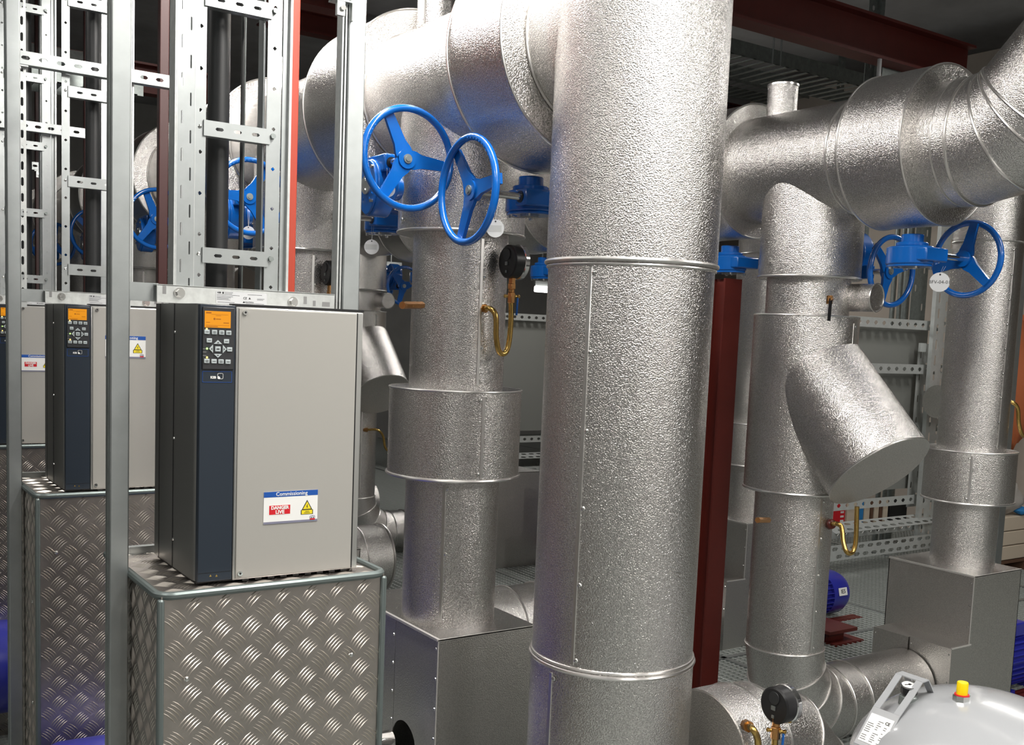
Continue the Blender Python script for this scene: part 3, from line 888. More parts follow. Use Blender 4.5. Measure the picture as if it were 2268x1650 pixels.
def make_drive():
    x0, x1, y0, y1, z0, z1 = 0.657, 1.017, 2.10, 2.405, 1.066, 1.634
    t = thing('drive_cabinet', 'drive cabinet on the nearest pedestal, whole warning label in view', 'drive', ((x0 + x1) / 2, (y0 + y1) / 2, z0), 'pump drive cabinets')
    # body with a rounded front left edge
    r = 0.022
    poly = [(x0, y1)] + [(x0 + r - r * math.cos(math.radians(a)), y0 + r - r * math.sin(math.radians(a))) for a in range(0, 91, 10)]
    poly = [(x0, y1 - 0.004)] + poly[1:] + [(x1 - 0.002, y0), (x1 - 0.002, y1 - 0.004)]
    part('housing', MB().prism(poly, (0, 0, z0), X, Y, Z, z1 - z0), 'heatsink', t, angle=50)
    arc = [(x0 + r - (r + 0.0004) * math.cos(math.radians(a)), y0 + r - (r + 0.0004) * math.sin(math.radians(a))) for a in range(45, 91, 9)]
    inn = [(x0 + r - (r - 0.001) * math.cos(math.radians(a)), y0 + r - (r - 0.001) * math.sin(math.radians(a))) for a in range(90, 44, -9)]
    part('corner_highlight', MB().prism(arc + inn, (0, 0, z0), X, Y, Z, z1 - z0), 'silver', t, angle=50)  # brighter strip, colours in the highlight along the rounded corner
    ym = at(385, 900, X=x0).y
    sd = part('side_joint', MB().box(x0 - 0.0012, x0, ym - 0.0012, ym + 0.0012, z0, z1), 'black', t)
    yj = at(354, 900, X=x0).y
    part('side_joint', MB().box(x0 - 0.0008, x0, yj - 0.0006, yj + 0.0006, z0, z1), 'black', t)
    mb = MB()
    for yy_ in (735, 970, 1195): mb.dome((x0, ym - 0.004, at(385, yy_, X=x0).z), -X, 0.0035)
    part('screws', mb, 'screw', sd, stuff=True)
    part('top_edge', MB().box(x0 + 0.07, x1 + 0.003, y0 - 0.004, y0 + 0.02, z1 - 0.002, z1 + 0.003), 'black', t)
    # right hand big cover
    xs = 0.7345
    part('silver_frame', MB().box(xs - 0.002, x1, y0 - 0.008, y0, z0 - 0.002, z1 - 0.003), 'silver', t, bevel=0.002)
    cv = part('front_cover', MB().box(xs + 0.0035, x1 - 0.0165, y0 - 0.011, y0 - 0.008, z0 + 0.001, z1 - 0.006), 'panel', t, bevel=0.0012)
    part('cover_gap', MB().box(x1 - 0.0158, x1 - 0.0128, y0 - 0.0085, y0 - 0.0078, z0, z1 - 0.005), 'black', t)
    for px_, py_ in ((543, 692), (531, 1270)):
        p = at(px_, py_, Y=y0 - 0.011)
        s = part('cover_screw', MB().cyl((p.x, p.y, p.z), (p.x, p.y - 0.0035, p.z), 0.0052, seg=20), 'screw', cv)
        part('screw_socket', MB().cyl((p.x, p.y - 0.0035, p.z), (p.x, p.y - 0.0038, p.z), 0.0024, seg=6), 'black', s)
    mb = MB()
    for i in range(9): mb.box(xs + 0.02 + i * 0.028, xs + 0.034 + i * 0.028, y0 - 0.006, y0 + 0.01, z0 - 0.006, z0 - 0.002)
    part('vent_teeth', mb, 'black', t)
    part('plinth', MB().box(x0 + 0.006, x1 - 0.002, y0 + 0.012, y1 - 0.01, 1.0585, z0), 'black', t)
    # navy control strip
    f0 = y0 - 0.007
    strip = part('control_strip', MB().box(x0 + 0.0025, xs - 0.003, f0, y0 + 0.01, z0, z1 - 0.001), 'navy', t, bevel=0.0015)
    zl = at(480, 818, Y=f0).z
    g = f0 - 0.004
    pad = part('control_panel', MB().box(x0 + 0.0065, xs - 0.0065, g, f0, zl, z1 - 0.006), 'charcoal', t, bevel=0.0012)
    S = lambda a, b: at(a, b, Y=g)
    def rect(x_, y_, wpx, hpx):      # centre and size in metres from picture measures of the panel
        c = S(x_, y_); k = 0.000905
        return c, wpx * k / 0.905 * 0.905, hpx * k
    a, b = S(453.5, 688), S(510.5, 727)
    scr = part('display', MB().box(a.x, b.x, g - 0.0008, g, b.z, a.z), 'screen', pad)
    zc = (a.z + b.z) / 2; xc = (a.x + b.x) / 2; w_, h_ = b.x - a.x, a.z - b.z
    ink = MB()
    def lay(u0, u1, v0, v1, d=0.0011): ink.box(a.x + w_ * u0, a.x + w_ * u1, g - d, g - 0.0008, b.z + h_ * v0, b.z + h_ * v1)
    lay(0.05, 0.25, 0.85, 0.93); lay(0.25, 0.9, 0.795, 0.81); lay(0.42, 0.62, 0.72, 0.74)
    lay(0.43, 0.62, 0.5, 0.55); lay(0.05, 0.2, 0.3, 0.33); lay(0.72, 0.93, 0.28, 0.33); lay(0.05, 0.95, 0.14, 0.155); lay(0.05, 0.5, 0.05, 0.09)
    ink.cyl((a.x + w_ * 0.37, g - 0.0011, b.z + h_ * 0.53), (a.x + w_ * 0.37, g - 0.0008, b.z + h_ * 0.53), 0.0022, seg=12)
    part('display_text', ink, 'screenink', pad)
    kw, kh = 0.0108, 0.0088
    def key(px_, py_, lines=1):
        c = S(px_, py_)
        k_ = part('button', MB().cbox((c.x, g - 0.001, c.z), kw, 0.003, kh), 'key', pad, bevel=0.0008)
        for i in range(lines):
            zz = c.z + (0.0012 if lines == 2 and i == 0 else -0.0014 if lines == 2 else 0)
            ink2.box(c.x - kw * 0.28, c.x + kw * 0.28, g - 0.0028, g - 0.0025, zz - 0.0005, zz + 0.0005)
    ink2 = MB()
    for i, px_ in enumerate((458, 474.5, 490.5, 506)): key(px_, 735 + i * 0.8, 1 if i == 0 else 2)
    key(463, 754); key(501, 756); key(508, 774)
    for i, px_ in enumerate((457.5, 473.5, 489, 504.5)): key(px_, 799.5 + i * 0.6, 2 if i in (0, 2) else 1)
    c = S(482, 773)
    part('button', MB().cbox((c.x, g - 0.001, c.z), 0.0112, 0.003, 0.0105), 'key', pad, bevel=0.0008)
    ink2.box(c.x - 0.003, c.x + 0.003, g - 0.0028, g - 0.0025, c.z - 0.001, c.z + 0.001)
    for ang in (0, 90, 180, 270):
        q = math.radians(ang); dx, dz = math.cos(q), math.sin(q)
        e = V((c.x + dx * 0.0125, g + 0.0005, c.z + dz * 0.0125))
        pl = [(-0.0085, -0.0025), (0.0085, -0.0025), (0.0, 0.0055)]
        part('arrow_button', MB().prism([(b_ * 1.0, a_) for a_, b_ in pl][::-1], e, V((dx, 0, dz)), V((-dz, 0, dx)), -Y, 0.003), 'key', pad, bevel=0.0005)
        ink2.prism([(-0.0008, -0.0024), (0.0018, 0), (-0.0008, 0.0024)], e - Y * 0.003, V((dx, 0, dz)), V((-dz, 0, dx)), -Y, 0.0003)
    part('key_print', ink2, 'print', pad)
    for px_, py_, m_ in ((458, 728.5, 'led_a'), (458.5, 772, 'led_g'), (458.5, 791.5, 'led_a')):
        c = S(px_, py_); part('indicator', MB().dome((c.x, g, c.z), -Y, 0.002), m_, pad)
    mb = MB()
    for py_ in (772.5, 779.5, 787.5):
        c = S(452.5, py_); mb.box(c.x - 0.003, c.x + 0.004, g - 0.0003, g, c.z - 0.0006, c.z + 0.0006)
    part('key_print', mb, 'printgrey', pad)
    c = at(481, 820, Y=f0)
    part('finger_notch', MB().lathe([(0.0095, 0), (0.0095, 0.0006)], (c.x, f0, c.z + 0.004), -Y, 24), 'black', strip)
    # maker's plate
    a, b = at(448, 822, Y=f0), at(513, 847, Y=f0)
    lp = part('maker_plate', MB().box(a.x, b.x, f0 - 0.0006, f0, b.z, a.z), 'navy', strip)
    fr = MB()
    tk = 0.0007
    for bx in ((a.x, b.x, a.z - tk, a.z), (a.x, b.x, b.z, b.z + tk), (a.x, a.x + tk, b.z, a.z), (b.x - tk, b.x, b.z, a.z)): fr.box(bx[0], bx[1], f0 - 0.0009, f0 - 0.0006, bx[2], bx[3])
    part('plate_border', fr, 'labelblue', strip)
    c = at(473, 836, Y=f0)
    text('KSB', 0.0068, (c.x - 0.001, f0 - 0.0008, c.z), X, Z, 'white', strip, bold=0.0003)
    c = at(487.5, 833, Y=f0); e = 0.0055
    ol = []
    for (sx, sz, a0) in ((1, 1, 0), (-1, 1, 90), (-1, -1, 180), (1, -1, 270)):
        for i in range(5):
            q = math.radians(a0 + 22.5 * i); ol.append((sx * (e - 0.002) + 0.002 * math.cos(q), sz * (e - 0.002) + 0.002 * math.sin(q)))
    lg = MB()
    for i in range(len(ol)):
        p_, q_ = ol[i], ol[(i + 1) % len(ol)]
        lg.bar((c.x + p_[0], f0 - 0.0011, c.z + p_[1]), (c.x + q_[0], f0 - 0.0011, c.z + q_[1]), 0.0006, 0.0017, Y)
    lg.prism([(-e, -e), (-e + 0.0052, -e), (-e + 0.0052, -e + 0.0028), (-e + 0.0028, -e + 0.0052), (-e, -e + 0.0052)], (c.x, f0 - 0.0008, c.z), X, Z, -Y, 0.0006)
    part('maker_emblem', lg, 'white', strip)
    mb = MB()
    for px_ in (466, 479.5):
        c = at(px_, 1275, Y=f0)
        mb.prism([(-0.0026, -0.0022), (0.0026, -0.0022), (0, 0.0026)], (c.x, f0, c.z), X, Z, -Y, 0.0003)
    part('warning_signs', mb, 'brass', strip)
    c = at(475, 1268, Y=f0)
    part('strip_joint', MB().box(x0 + 0.004, xs - 0.004, f0 - 0.0004, f0, c.z, c.z + 0.0008), 'black', strip)
    return t

def warning_label(drive, x, z, name='warning_label'):
    """printed card stuck on the cover"""
    y = 2.10 - 0.0112
    W, H = 0.1215, 0.069
    lb = part(name, MB().box(x, x + W, y - 0.0008, y, z, z + H), 'white', drive)
    R = lambda u0, u1, v0, v1, m_, d=0.0011, nm='print_field': part(nm, MB().box(x + W * u0, x + W * u1, y - d, y - 0.0008, z + H * v0, z + H * v1), m_, lb)
    R(0, 1, 0.83, 1, 'labelblue')
    R(0, 1, 0, 0.07, 'labelgrey')
    R(0.08, 0.5, 0.27, 0.59, 'white', 0.0010); R(0.10, 0.485, 0.29, 0.57, 'labelred', 0.0012)
    text('Commissioning', 0.0115, (x + W * 0.51, y - 0.0012, z + H * 0.915), X, Z, 'white', lb, bold=0.0001)
    text('DANGER', 0.0098, (x + W * 0.295, y - 0.0014, z + H * 0.495), X, Z, 'white', lb, bold=0.0004)
    text('LIVE', 0.0108, (x + W * 0.295, y - 0.0014, z + H * 0.36), X, Z, 'white', lb, bold=0.0004)
    cx = x + W * 0.8
    tr = MB().prism([(-0.0122, 0), (0.0122, 0), (0, 0.0215)], (cx, y - 0.0008, z + H * 0.38), X, Z, -Y, 0.0004)
    part('warning_triangle', tr, 'print', lb)
    part('warning_triangle', MB().prism([(-0.0092, 0), (0.0092, 0), (0, 0.0162)], (cx, y - 0.0012, z + H * 0.38 + 0.0017), X, Z, -Y, 0.0002), 'labelyel', lb)
    part('flash', MB().prism([(-0.001, 0.001), (0.002, 0.0052), (0.0004, 0.0055), (0.0016, 0.0105), (0.0004, 0.0105), (-0.0018, 0.0046), (0.0, 0.0044)], (cx, y - 0.0014, z + H * 0.38 + 0.0016), X, Z, -Y, 0.0002), 'print', lb)
    R(0.685, 0.915, 0.235, 0.38, 'print', 0.0011); R(0.70, 0.90, 0.25, 0.37, 'labelyel', 0.0013)
    R(0.765, 0.84, 0.325, 0.34, 'print', 0.0015); R(0.745, 0.855, 0.28, 0.295, 'print', 0.0015)
    # small emblem: dark shield, white double arch, red foot
    ex, ez = x + W * 0.905, z + H * 0.055
    part('emblem', MB().prism([(-0.0058, 0), (0.0058, 0), (0.0062, 0.007), (0.004, 0.0095), (-0.004, 0.0095), (-0.0062, 0.007)], (ex, y - 0.0008, ez), X, Z, -Y, 0.0005), 'labelgrey', lb)
    ar = MB()
    for s_ in (-1, 1):
        ar.tube([(ex + s_ * 0.0024 + 0.0023 * math.cos(q_ * PI / 8), y - 0.0014, ez + 0.0032 + 0.0046 * math.sin(q_ * PI / 8)) for q_ in range(9)], 0.0006, 6)
    part('emblem_arches', ar, 'white', lb)
    part('emblem_foot', MB().box(ex - 0.0058, ex + 0.0058, y - 0.0016, y - 0.0013, ez, ez + 0.003), 'labelred', lb)
    return lb

ped = make_pedestal()
drv = make_drive()
p = at(583, 1162, Y=2.0888)
drives = [drv]
warn_on = ['', 'label partly behind the steel post', 'cut by the left edge behind the leftmost post']
for k in range(1, 3):
    dup(ped, (0, SK * k, 0), 'tread plate pedestal under the ' + ORD[k] + ' drive cabinet')
    drives.append(dup(drv, (0, SK * k, 0), {1: 'drive cabinet on the second pedestal, warning label high and partly behind the steel post', 2: 'drive cabinet at the left edge, third in the row', 3: 'drive cabinet fourth in the row, hidden beyond the left edge'}[k]))
warning_label(drv, p.x, p.z)
for k, (lx, lz) in ((1, (0.774, 1.474)), (2, (0.742, 1.363))):
    d = drives[k]
    ORG[d.name] = V(drv.location)          # parts are written in the first cabinet's frame
    warning_label(d, lx, lz)

# ------------------------------------------------------------ steel frames with cable ladders
def make_frame():
    t = thing('steel_support_frame', 'galvanised post frame standing behind the nearest drive cabinet', 'frame', (0.8, 2.42, GZ), 'galvanised post frames of the drives')
    H = 4.58
    pl = part('post', MB().box(0.524, 0.563, 2.25, 2.291, GZ, H), 'galv', t, bevel=0.003)
    part('post_groove', MB().box(0.5225, 0.524, 2.262, 2.279, GZ, H), 'galv_dark', pl)
    part('rear_strut', MB().slots((0.583, 2.425, 1.62), Z, X, -Y, H - 1.62, 0.024, 0.003, 0.05, 0.028, 0.008), 'zinc', t)
    xa, xb = at(757, 400, Y=2.43).x, at(795, 400, Y=2.43).x
    pr_ = part('post', MB().box(xa, xb, 2.41, 2.451, 1.0, H), 'galv', t, bevel=0.003)
    part('post_lip', MB().box(xa - 0.006, xa - 0.002, 2.415, 2.45, 1.0, H).box(xa - 0.013, xa - 0.009, 2.418, 2.45, 1.0, H), 'zinc', pr_)
    part('post_groove', MB().box(xa - 0.012, xa, 2.435, 2.449, 1.0, H), 'black', pr_)
    p = at(752, 12, Y=2.41)
    part('clip', MB().cbox((p.x, 2.405, p.z), 0.02, 0.012, 0.05), 'zinc', pr_)
    part('bolt', MB().cyl((p.x + 0.003, 2.399, p.z - 0.008), (p.x + 0.003, 2.392, p.z - 0.008), 0.007, seg=6), 'screw', pr_)
    # head rail
    zr = at(215, 155, Y=3.70).z
    part('head_rail', MB().slots((0.55, 2.40, zr - 0.02), X, Z, -Y, xa - 0.55, 0.041, 0.003, 0.052, 0.026, 0.012)
         .box(0.55, xa, 2.40, 2.43, zr + 0.018, zr + 0.021).box(0.55, xa, 2.40, 2.43, zr - 0.021, zr - 0.018), 'galv', t)
    for x_ in (0.585, xa - 0.02):
        a_ = part('angle_bracket', MB().cbox((x_, 2.415, zr - 0.024), 0.05, 0.035, 0.004).cbox((x_ + (0.024 if x_ > 0.8 else -0.024), 2.415, zr - 0.045), 0.004, 0.035, 0.045), 'zinc', t)
        part('bolt', MB().cyl((x_, 2.41, zr - 0.026), (x_, 2.41, zr - 0.034), 0.008, seg=6), 'screw', a_)
    return t
def make_bracket():
    """slotted mounting bar over the drive"""
    t = thing('mounting_bar', 'galvanised mounting bar with big bolts above the nearest drive cabinet', 'bracket', (0.85, 2.40, 1.63), 'mounting bars above the drives')
    ypl = 2.398
    a, b = at(347, 651, Y=ypl), at(741, 680, Y=ypl)
    z0, z1 = 1.6365, 1.6775
    x0, x1 = a.x, b.x
    bar = part('face_plate', MB().box(x0, x1, ypl, ypl + 0.003, z0, z1), 'zinc', t, bevel=0.001)
    part('top_flange', MB().box(x0, x1, ypl, ypl + 0.03, z1 - 0.003, z1), 'zinc', t)
    part('end_piece', MB().box(0.563, x0 + 0.01, 2.42, 2.425, z0 + 0.002, z1 + 0.002), 'galv', t)
    for px_, py_ in ((397, 649), (648, 669)):
        c = at(px_, py_, Y=ypl)
        bo = part('washer', MB().cyl((c.x, ypl, c.z), (c.x, ypl - 0.003, c.z), 0.0125, seg=28), 'screw', t)
        part('bolt_head', MB().cyl((c.x, ypl - 0.003, c.z), (c.x, ypl - 0.011, c.z), 0.0092, 0.0085, seg=6), 'screw', bo)
    for px_, py_, w_, h_ in ((364, 642, 0.008, 0.018), (676, 665, 0.008, 0.018), (696, 672, 0.007, 0.013), (722, 674, 0.02, 0.011)):
        c = at(px_, py_, Y=ypl)
        part('slot', MB().cbox((c.x, ypl - 0.0002, c.z), w_, 0.0004, h_), 'printgrey', bar)
    lp = part('rating_label', MB().prism([(0, 0), (0.122, 0), (0.122, 0.029), (0, 0.029)], (at(478, 668, Y=ypl).x, ypl - 0.0004, z0 + 0.004), X, Z, -Y, 0.0003), 'tag', t)
    lx, lz, fy = at(478, 668, Y=ypl).x, z0 + 0.004, ypl - 0.0008
    text('KSB', 0.0048, (lx + 0.0075, fy, lz + 0.0255), X, Z, 'print', lp, bold=0.0002)
    text('CE', 0.0075, (lx + 0.069, fy, lz + 0.0155), X, Z, 'print', lp)
    text('CAUTION', 0.0048, (lx + 0.079, fy, lz + 0.0065), X, Z, 'print', lp)
    ln = MB()
    for (u0, u1, v_) in ((0.02, 0.04, 0.0265), (0.02, 0.038, 0.0235), (0.002, 0.056, 0.0205), (0.002, 0.04, 0.017), (0.002, 0.035, 0.0145), (0.002, 0.03, 0.012), (0.002, 0.034, 0.0095), (0.004, 0.044, 0.004), (0.075, 0.11, 0.024), (0.098, 0.116, 0.0155), (0.098, 0.113, 0.013), (0.071, 0.115, 0.0035)):
        ln.box(lx + u0, lx + u1, fy, fy + 0.0003, lz + v_ - 0.00045, lz + v_ + 0.00045)
    ln.box(lx + 0.0145, lx + 0.0185, fy, fy + 0.0003, lz + 0.023, lz + 0.0275)
    ln.prism([(-0.003, 0), (0.003, 0), (0, 0.005)], (lx + 0.08, fy, lz + 0.0135), X, Z, -Y, 0.0002)
    ln.prism([(-0.0028, 0), (0.0028, 0), (0, 0.0045)], (lx + 0.066, fy, lz + 0.0045), X, Z, -Y, 0.0002)
    part('small_print', ln, 'print', lp)
    return t
def make_ladder():
    yl = 2.47
    L_ = lambda px_, py_=350: at(px_, py_, Y=yl - 0.035)
    t = thing('cable_ladder', 'upright cable ladder with rungs above the nearest drive cabinet', 'ladder', (0.8, yl, 1.6), 'upright cable ladders')
    z0, z1 = 1.64, 4.55
    a, b, c, d, e = L_(385).x, L_(432).x, L_(456).x, L_(590).x, L_(640).x
    part('side_rail', MB().slots((b, yl - 0.03, z0), Z, X, -Y, z1 - z0, c - b, 0.002, 0.093, 0.009, 0.009, 0.2), 'galv', t)
    part('side_rail', MB().slots((d, yl - 0.03, z0), Z, X, -Y, z1 - z0, (e - d) * 0.62, 0.002, 0.093, 0.009, 0.009, 0.0)
         .box(d + (e - d) * 0.66, e, yl - 0.034, yl - 0.03, z0, z1).box(d - 0.005, d - 0.001, yl - 0.02, yl + 0.015, z0, z1), 'galv', t)
    part('rail_lip', MB().box(e - 0.006, e, yl - 0.045, yl - 0.03, z0, z1), 'zinc', t)
    zs = [L_(525, 570).z, L_(525, 293).z]
    st = zs[1] - zs[0]
    for i in range(-0, 10):
        zc = zs[0] + st * i
        if zc > z1: break
        rg = part('rung', MB().slots((c - 0.006, yl - 0.035, zc - 0.0175), X, Z, -Y, d - c + 0.014, 0.035, 0.002, 0.043, 0.019, 0.0075, 0.35)
                  .box(c - 0.006, d + 0.008, yl - 0.035, yl - 0.01, zc + 0.0155, zc + 0.0175).box(c - 0.006, d + 0.008, yl - 0.035, yl - 0.01, zc - 0.0175, zc - 0.0155), 'galv', t)
        part('bolt', MB().cyl((d + 0.014, yl - 0.032, zc + 0.002), (d + 0.014, yl - 0.043, zc + 0.002), 0.0065, seg=6), 'galv_dark', rg)
        part('bolt', MB().dome((b + (c - b) * 0.45, yl - 0.032, zc + 0.002), -Y, 0.005), 'screw', rg)
    return t
def cables(off=0, full=True):
    yl = 2.52
    xs_ = [at(x_, 400, Y=yl).x for x_ in (482, 534, 541)]
    o = V((0, SK * off, 0))
    w_ = ['nearest', 'second', 'third', 'fourth'][off]
    solo('cable_conduit', MB().cyl(V((xs_[0], yl, 1.2)) + o, V((xs_[0], yl, 4.5)) + o, 0.0255, seg=24), 'rubber', 'thick black cable conduit rising behind the ' + w_ + ' cable ladder', 'conduit', 'black conduits in the ladders')
    solo('cable', MB().cyl(V((xs_[1], yl, 1.2)) + o, V((xs_[1], yl, 4.5)) + o, 0.0042, seg=10), 'rubber', 'thin black cable rising in the ' + w_ + ' cable ladder', 'cable', 'thin cables in the ladders')
    solo('threaded_rod', MB().cyl(V((xs_[2], yl + 0.01, 1.2)) + o, V((xs_[2], yl + 0.01, 4.5)) + o, 0.0035, seg=10), 'galv_dark', 'thin grey rod beside the cable in the ' + w_ + ' cable ladder', 'rod', 'thin rods in the ladders')
def make_channel():
    yl = 2.435
    a, b, z0, z1 = at(385, 350, Y=yl).x, at(432, 350, Y=yl).x, 1.64, 4.55
    t = thing('slotted_channel', 'wide slotted galvanised channel standing left of the nearest cable ladder', 'channel', ((a + b) / 2, yl, z0))
    part('web', MB().slots((a + 0.007, yl, z0), Z, X, -Y, z1 - z0, b - a - 0.009, 0.002, 0.083, 0.03, 0.0035, rows=2), 'galv', t)
    part('channel_lip', MB().box(a, a + 0.0035, yl - 0.004, yl + 0.04, z0, z1).box(a + 0.0045, a + 0.007, yl - 0.002, yl + 0.04, z0, z1).box(b - 0.003, b, yl, yl + 0.04, z0, z1), 'zinc', t)
make_channel()
fr = make_frame(); br = make_bracket(); ld = make_ladder()
cables(0)
for k in range(1, 4):
    dup(fr, (0, SK * k, 0), 'galvanised post frame behind the ' + ORD[k] + ' drive cabinet')
    dup(br, (0, SK * k, 0), 'galvanised mounting bar above the ' + ORD[k] + ' drive cabinet')
    dup(ld, (-0.035, SK * k, 0), 'upright cable ladder above the ' + ORD[k] + ' drive cabinet')
    cables(k)
# posts of frames further along the row
for k in (4, 5):
    solo('steel_post', MB().box(0.524, 0.565, 2.25 + SK * k, 2.29 + SK * k, GZ, 4.5), 'galv', 'galvanised post at the far end of the drive row, ' + ORD[k - 4], 'post', 'far posts of the drive row', bevel=0.002)
    solo('steel_post', MB().box(1.09, 1.13, 2.41 + SK * k, 2.45 + SK * k, GZ, 4.5), 'galv', 'right hand galvanised post at the far end of the drive row, ' + ORD[k - 4], 'post', 'far right posts of the drive row', bevel=0.002)

# red painted posts
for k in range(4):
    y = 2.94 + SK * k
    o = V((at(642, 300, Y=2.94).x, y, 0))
    solo('red_post', MB().box(o.x - 0.018, o.x + 0.018, y - 0.018, y + 0.018, GZ, 4.5), 'redpost' if k == 0 else 'maroon', ORD[k] + ' narrow red post rising behind the cable ladders', 'post', 'narrow red posts', bevel=0.003)  # nearest post orange red, the farther ones a much darker red
o = at(1583, 1000, X=3.43)
b_ = MB().box(o.x - 0.052, o.x + 0.052, o.y - 0.055, o.y - 0.045, GZ, 1.88).box(o.x - 0.052, o.x + 0.052, o.y + 0.045, o.y + 0.055, GZ, 1.88).box(o.x - 0.005, o.x + 0.005, o.y - 0.05, o.y + 0.05, GZ, 1.88)
solo('red_column', b_, 'red', 'dark red steel column under the right header, right of the big standing pipe', 'column')

# ------------------------------------------------------------ motors
def motor(label, xa, xb, y, z, r, sign, group, plate=False):
    """blue motor on a lying shaft; sign gives the way the fan end points"""
    t = thing('pump_motor', label, 'motor', ((xa + xb) / 2, y, z - r), group)
    L = abs(xb - xa)
    s = X * sign
    p0 = V((xa if sign > 0 else xb, y, z))
    part('drive_flange', MB().cyl(p0, p0 + s * 0.05 * L / 0.6, r * 1.02, r * 0.9, seg=40), 'pump', t)
    fin = MB().cyl(p0 + s * 0.05, p0 + s * L * 0.72, r * 0.8, seg=40)
    for i in range(28):
        q = 2 * PI * i / 28
        e = V((0, math.cos(q), math.sin(q)))
        fin.bar(p0 + s * 0.05 + e * r * 0.86, p0 + s * L * 0.7 + e * r * 0.86, 0.006, r * 0.2, e)
    part('finned_housing', fin, 'pump', t)
    part('fan_cowl', MB().lathe([(r * 0.96, L * 0.7), (r * 0.98, L * 0.9), (r * 0.85, L * 0.97), (r * 0.4, L * 1.0), (0.001, L * 1.0)], p0, s, 48), 'pump', t, angle=50)
    part('terminal_box', MB().cbox(p0 + s * L * 0.35 + Z * (r * 1.15), L * 0.28, r * 0.9, r * 0.5), 'pump', t, bevel=0.008)
    part('foot', MB().cbox(p0 + s * L * 0.2 - Z * r, L * 0.12, r * 1.5, r * 0.2), 'pump', t)
    part('foot', MB().cbox(p0 + s * L * 0.6 - Z * r, L * 0.12, r * 1.5, r * 0.2), 'pump', t)
    part('drive_shaft', MB().cyl(p0 - s * 0.17, p0, r * 0.18, seg=20), 'chrome', t)
    if plate:
        e = V((0, -0.97, 0.24)).normalized()
        c = p0 + s * L * 0.84 + e * (r * 0.985)
        u = X; v = u.cross(-e).normalized() * -1
        v = e.cross(u)
        pl = part('efficiency_plate', MB().prism([(-0.05, -0.025), (0.03, -0.025), (0.03, 0.025), (-0.05, 0.025)], c, u, v, e, 0.001), 'white', t)
        text('IE5', 0.036, c + e * 0.0012 - u * 0.008, u, v, 'print', pl, bold=0.0006)
    part('lifting_eye', MB().torus(p0 + s * L * 0.62 + Z * (r * 1.05), Y, 0.018, 0.005, 16, 8), 'black', t)
    return t
for k in range(3):
    motor(ORD[k] + ' blue motor under the left pumps beside the pedestals', 0.5, 1.5, 3.13 + SA * k, 0.175, 0.19, -1, 'blue motors of the left pumps')
    p = V((0.66, 3.13 + SA * k, 0.365))
motor('blue motor seen low between the nearest left pipe and the standing pipe', 5.0, 5.6, 7.3, 0.12, 0.17, 1, 'blue motors of the far right pumps')
solo('base_frame', MB().box(4.64, 5.3, 6.36, 6.5, GZ - 0.1, GZ).box(4.64, 5.3, 6.33, 6.62, -0.01, 0.01).box(4.64, 5.3, 6.45, 6.47, GZ, -0.01).box(4.64, 5.3, 6.33, 6.62, GZ, GZ + 0.015), 'red', 'red base beam on the grating between the nearest left pipe and the standing pipe', 'frame', 'red base frames')
for k in range(3):
    motor(ORD[k] + ' blue motor behind the far right pump boxes', 5.0, 5.62, 2.98 + SC * k, 0.0, 0.145, 1, 'blue motors of the far right pumps', plate=True)
    y = 2.98 + SC * k
    bb = MB().box(4.9, 5.7, y - 0.16, y - 0.08, -0.165, -0.15).box(4.9, 5.7, y + 0.08, y + 0.16, -0.165, -0.15)
    bb.box(4.9, 5.7, y - 0.13, y - 0.12, -0.30, -0.165).box(4.9, 5.7, y + 0.12, y + 0.13, -0.30, -0.165).box(4.9, 5.7, y - 0.16, y + 0.16, -0.31, -0.30)
    solo('base_frame', bb, 'red', ORD[k] + ' red base frame under the far right motors', 'frame', 'red base frames')
p = at(1875, 1385, Y=3.98)
pb = thing('red_bracket', 'red flanged bracket standing on the grating beside the strainer pipe', 'bracket', (p.x, 3.98, GZ))
part('top_plate', MB().box(p.x - 0.25, p.x, 3.9, 4.15, p.z - 0.01, p.z + 0.01), 'red', pb)
part('web', MB().box(p.x - 0.2, p.x - 0.06, 3.95, 3.97, GZ - 0.1, p.z - 0.01), 'red', pb)
part('foot_plate', MB().box(p.x - 0.22, p.x + 0.04, 3.88, 4.12, GZ - 0.01, GZ + 0.004), 'red', pb)

# ------------------------------------------------------------ grey vessel at the lower right
vc = V((2.60, 1.53, 0))
VT, VR = 0.692, 0.335
t = thing('expansion_vessel', 'pale grey enamelled vessel with a handle plate at the lower right', 'vessel', (vc.x, vc.y, GZ))
prof = [(VR * 0.8, GZ + 0.01), (VR * 0.98, 0.0)]
prof += [(VR, 0.1), (VR, VT - 0.23)]
for i in range(1, 13):
    a = PI / 2 * i / 12
    prof.append((max(VR * math.cos(a), 0.0005), VT - 0.23 + 0.23 * math.sin(a)))
part('shell', MB().lathe(prof, (vc.x, vc.y, 0), Z, 96), 'vessel', t, angle=60)
part('belt', MB().torus((vc.x, vc.y, VT - 0.235), Z, VR, 0.004, 96, 8), 'vessel', t)
def dome_z(x, y):
    rr = min(((x - vc.x) ** 2 + (y - vc.y) ** 2) / VR ** 2, 0.999)
    return VT - 0.23 + 0.23 * math.sqrt(1 - rr)
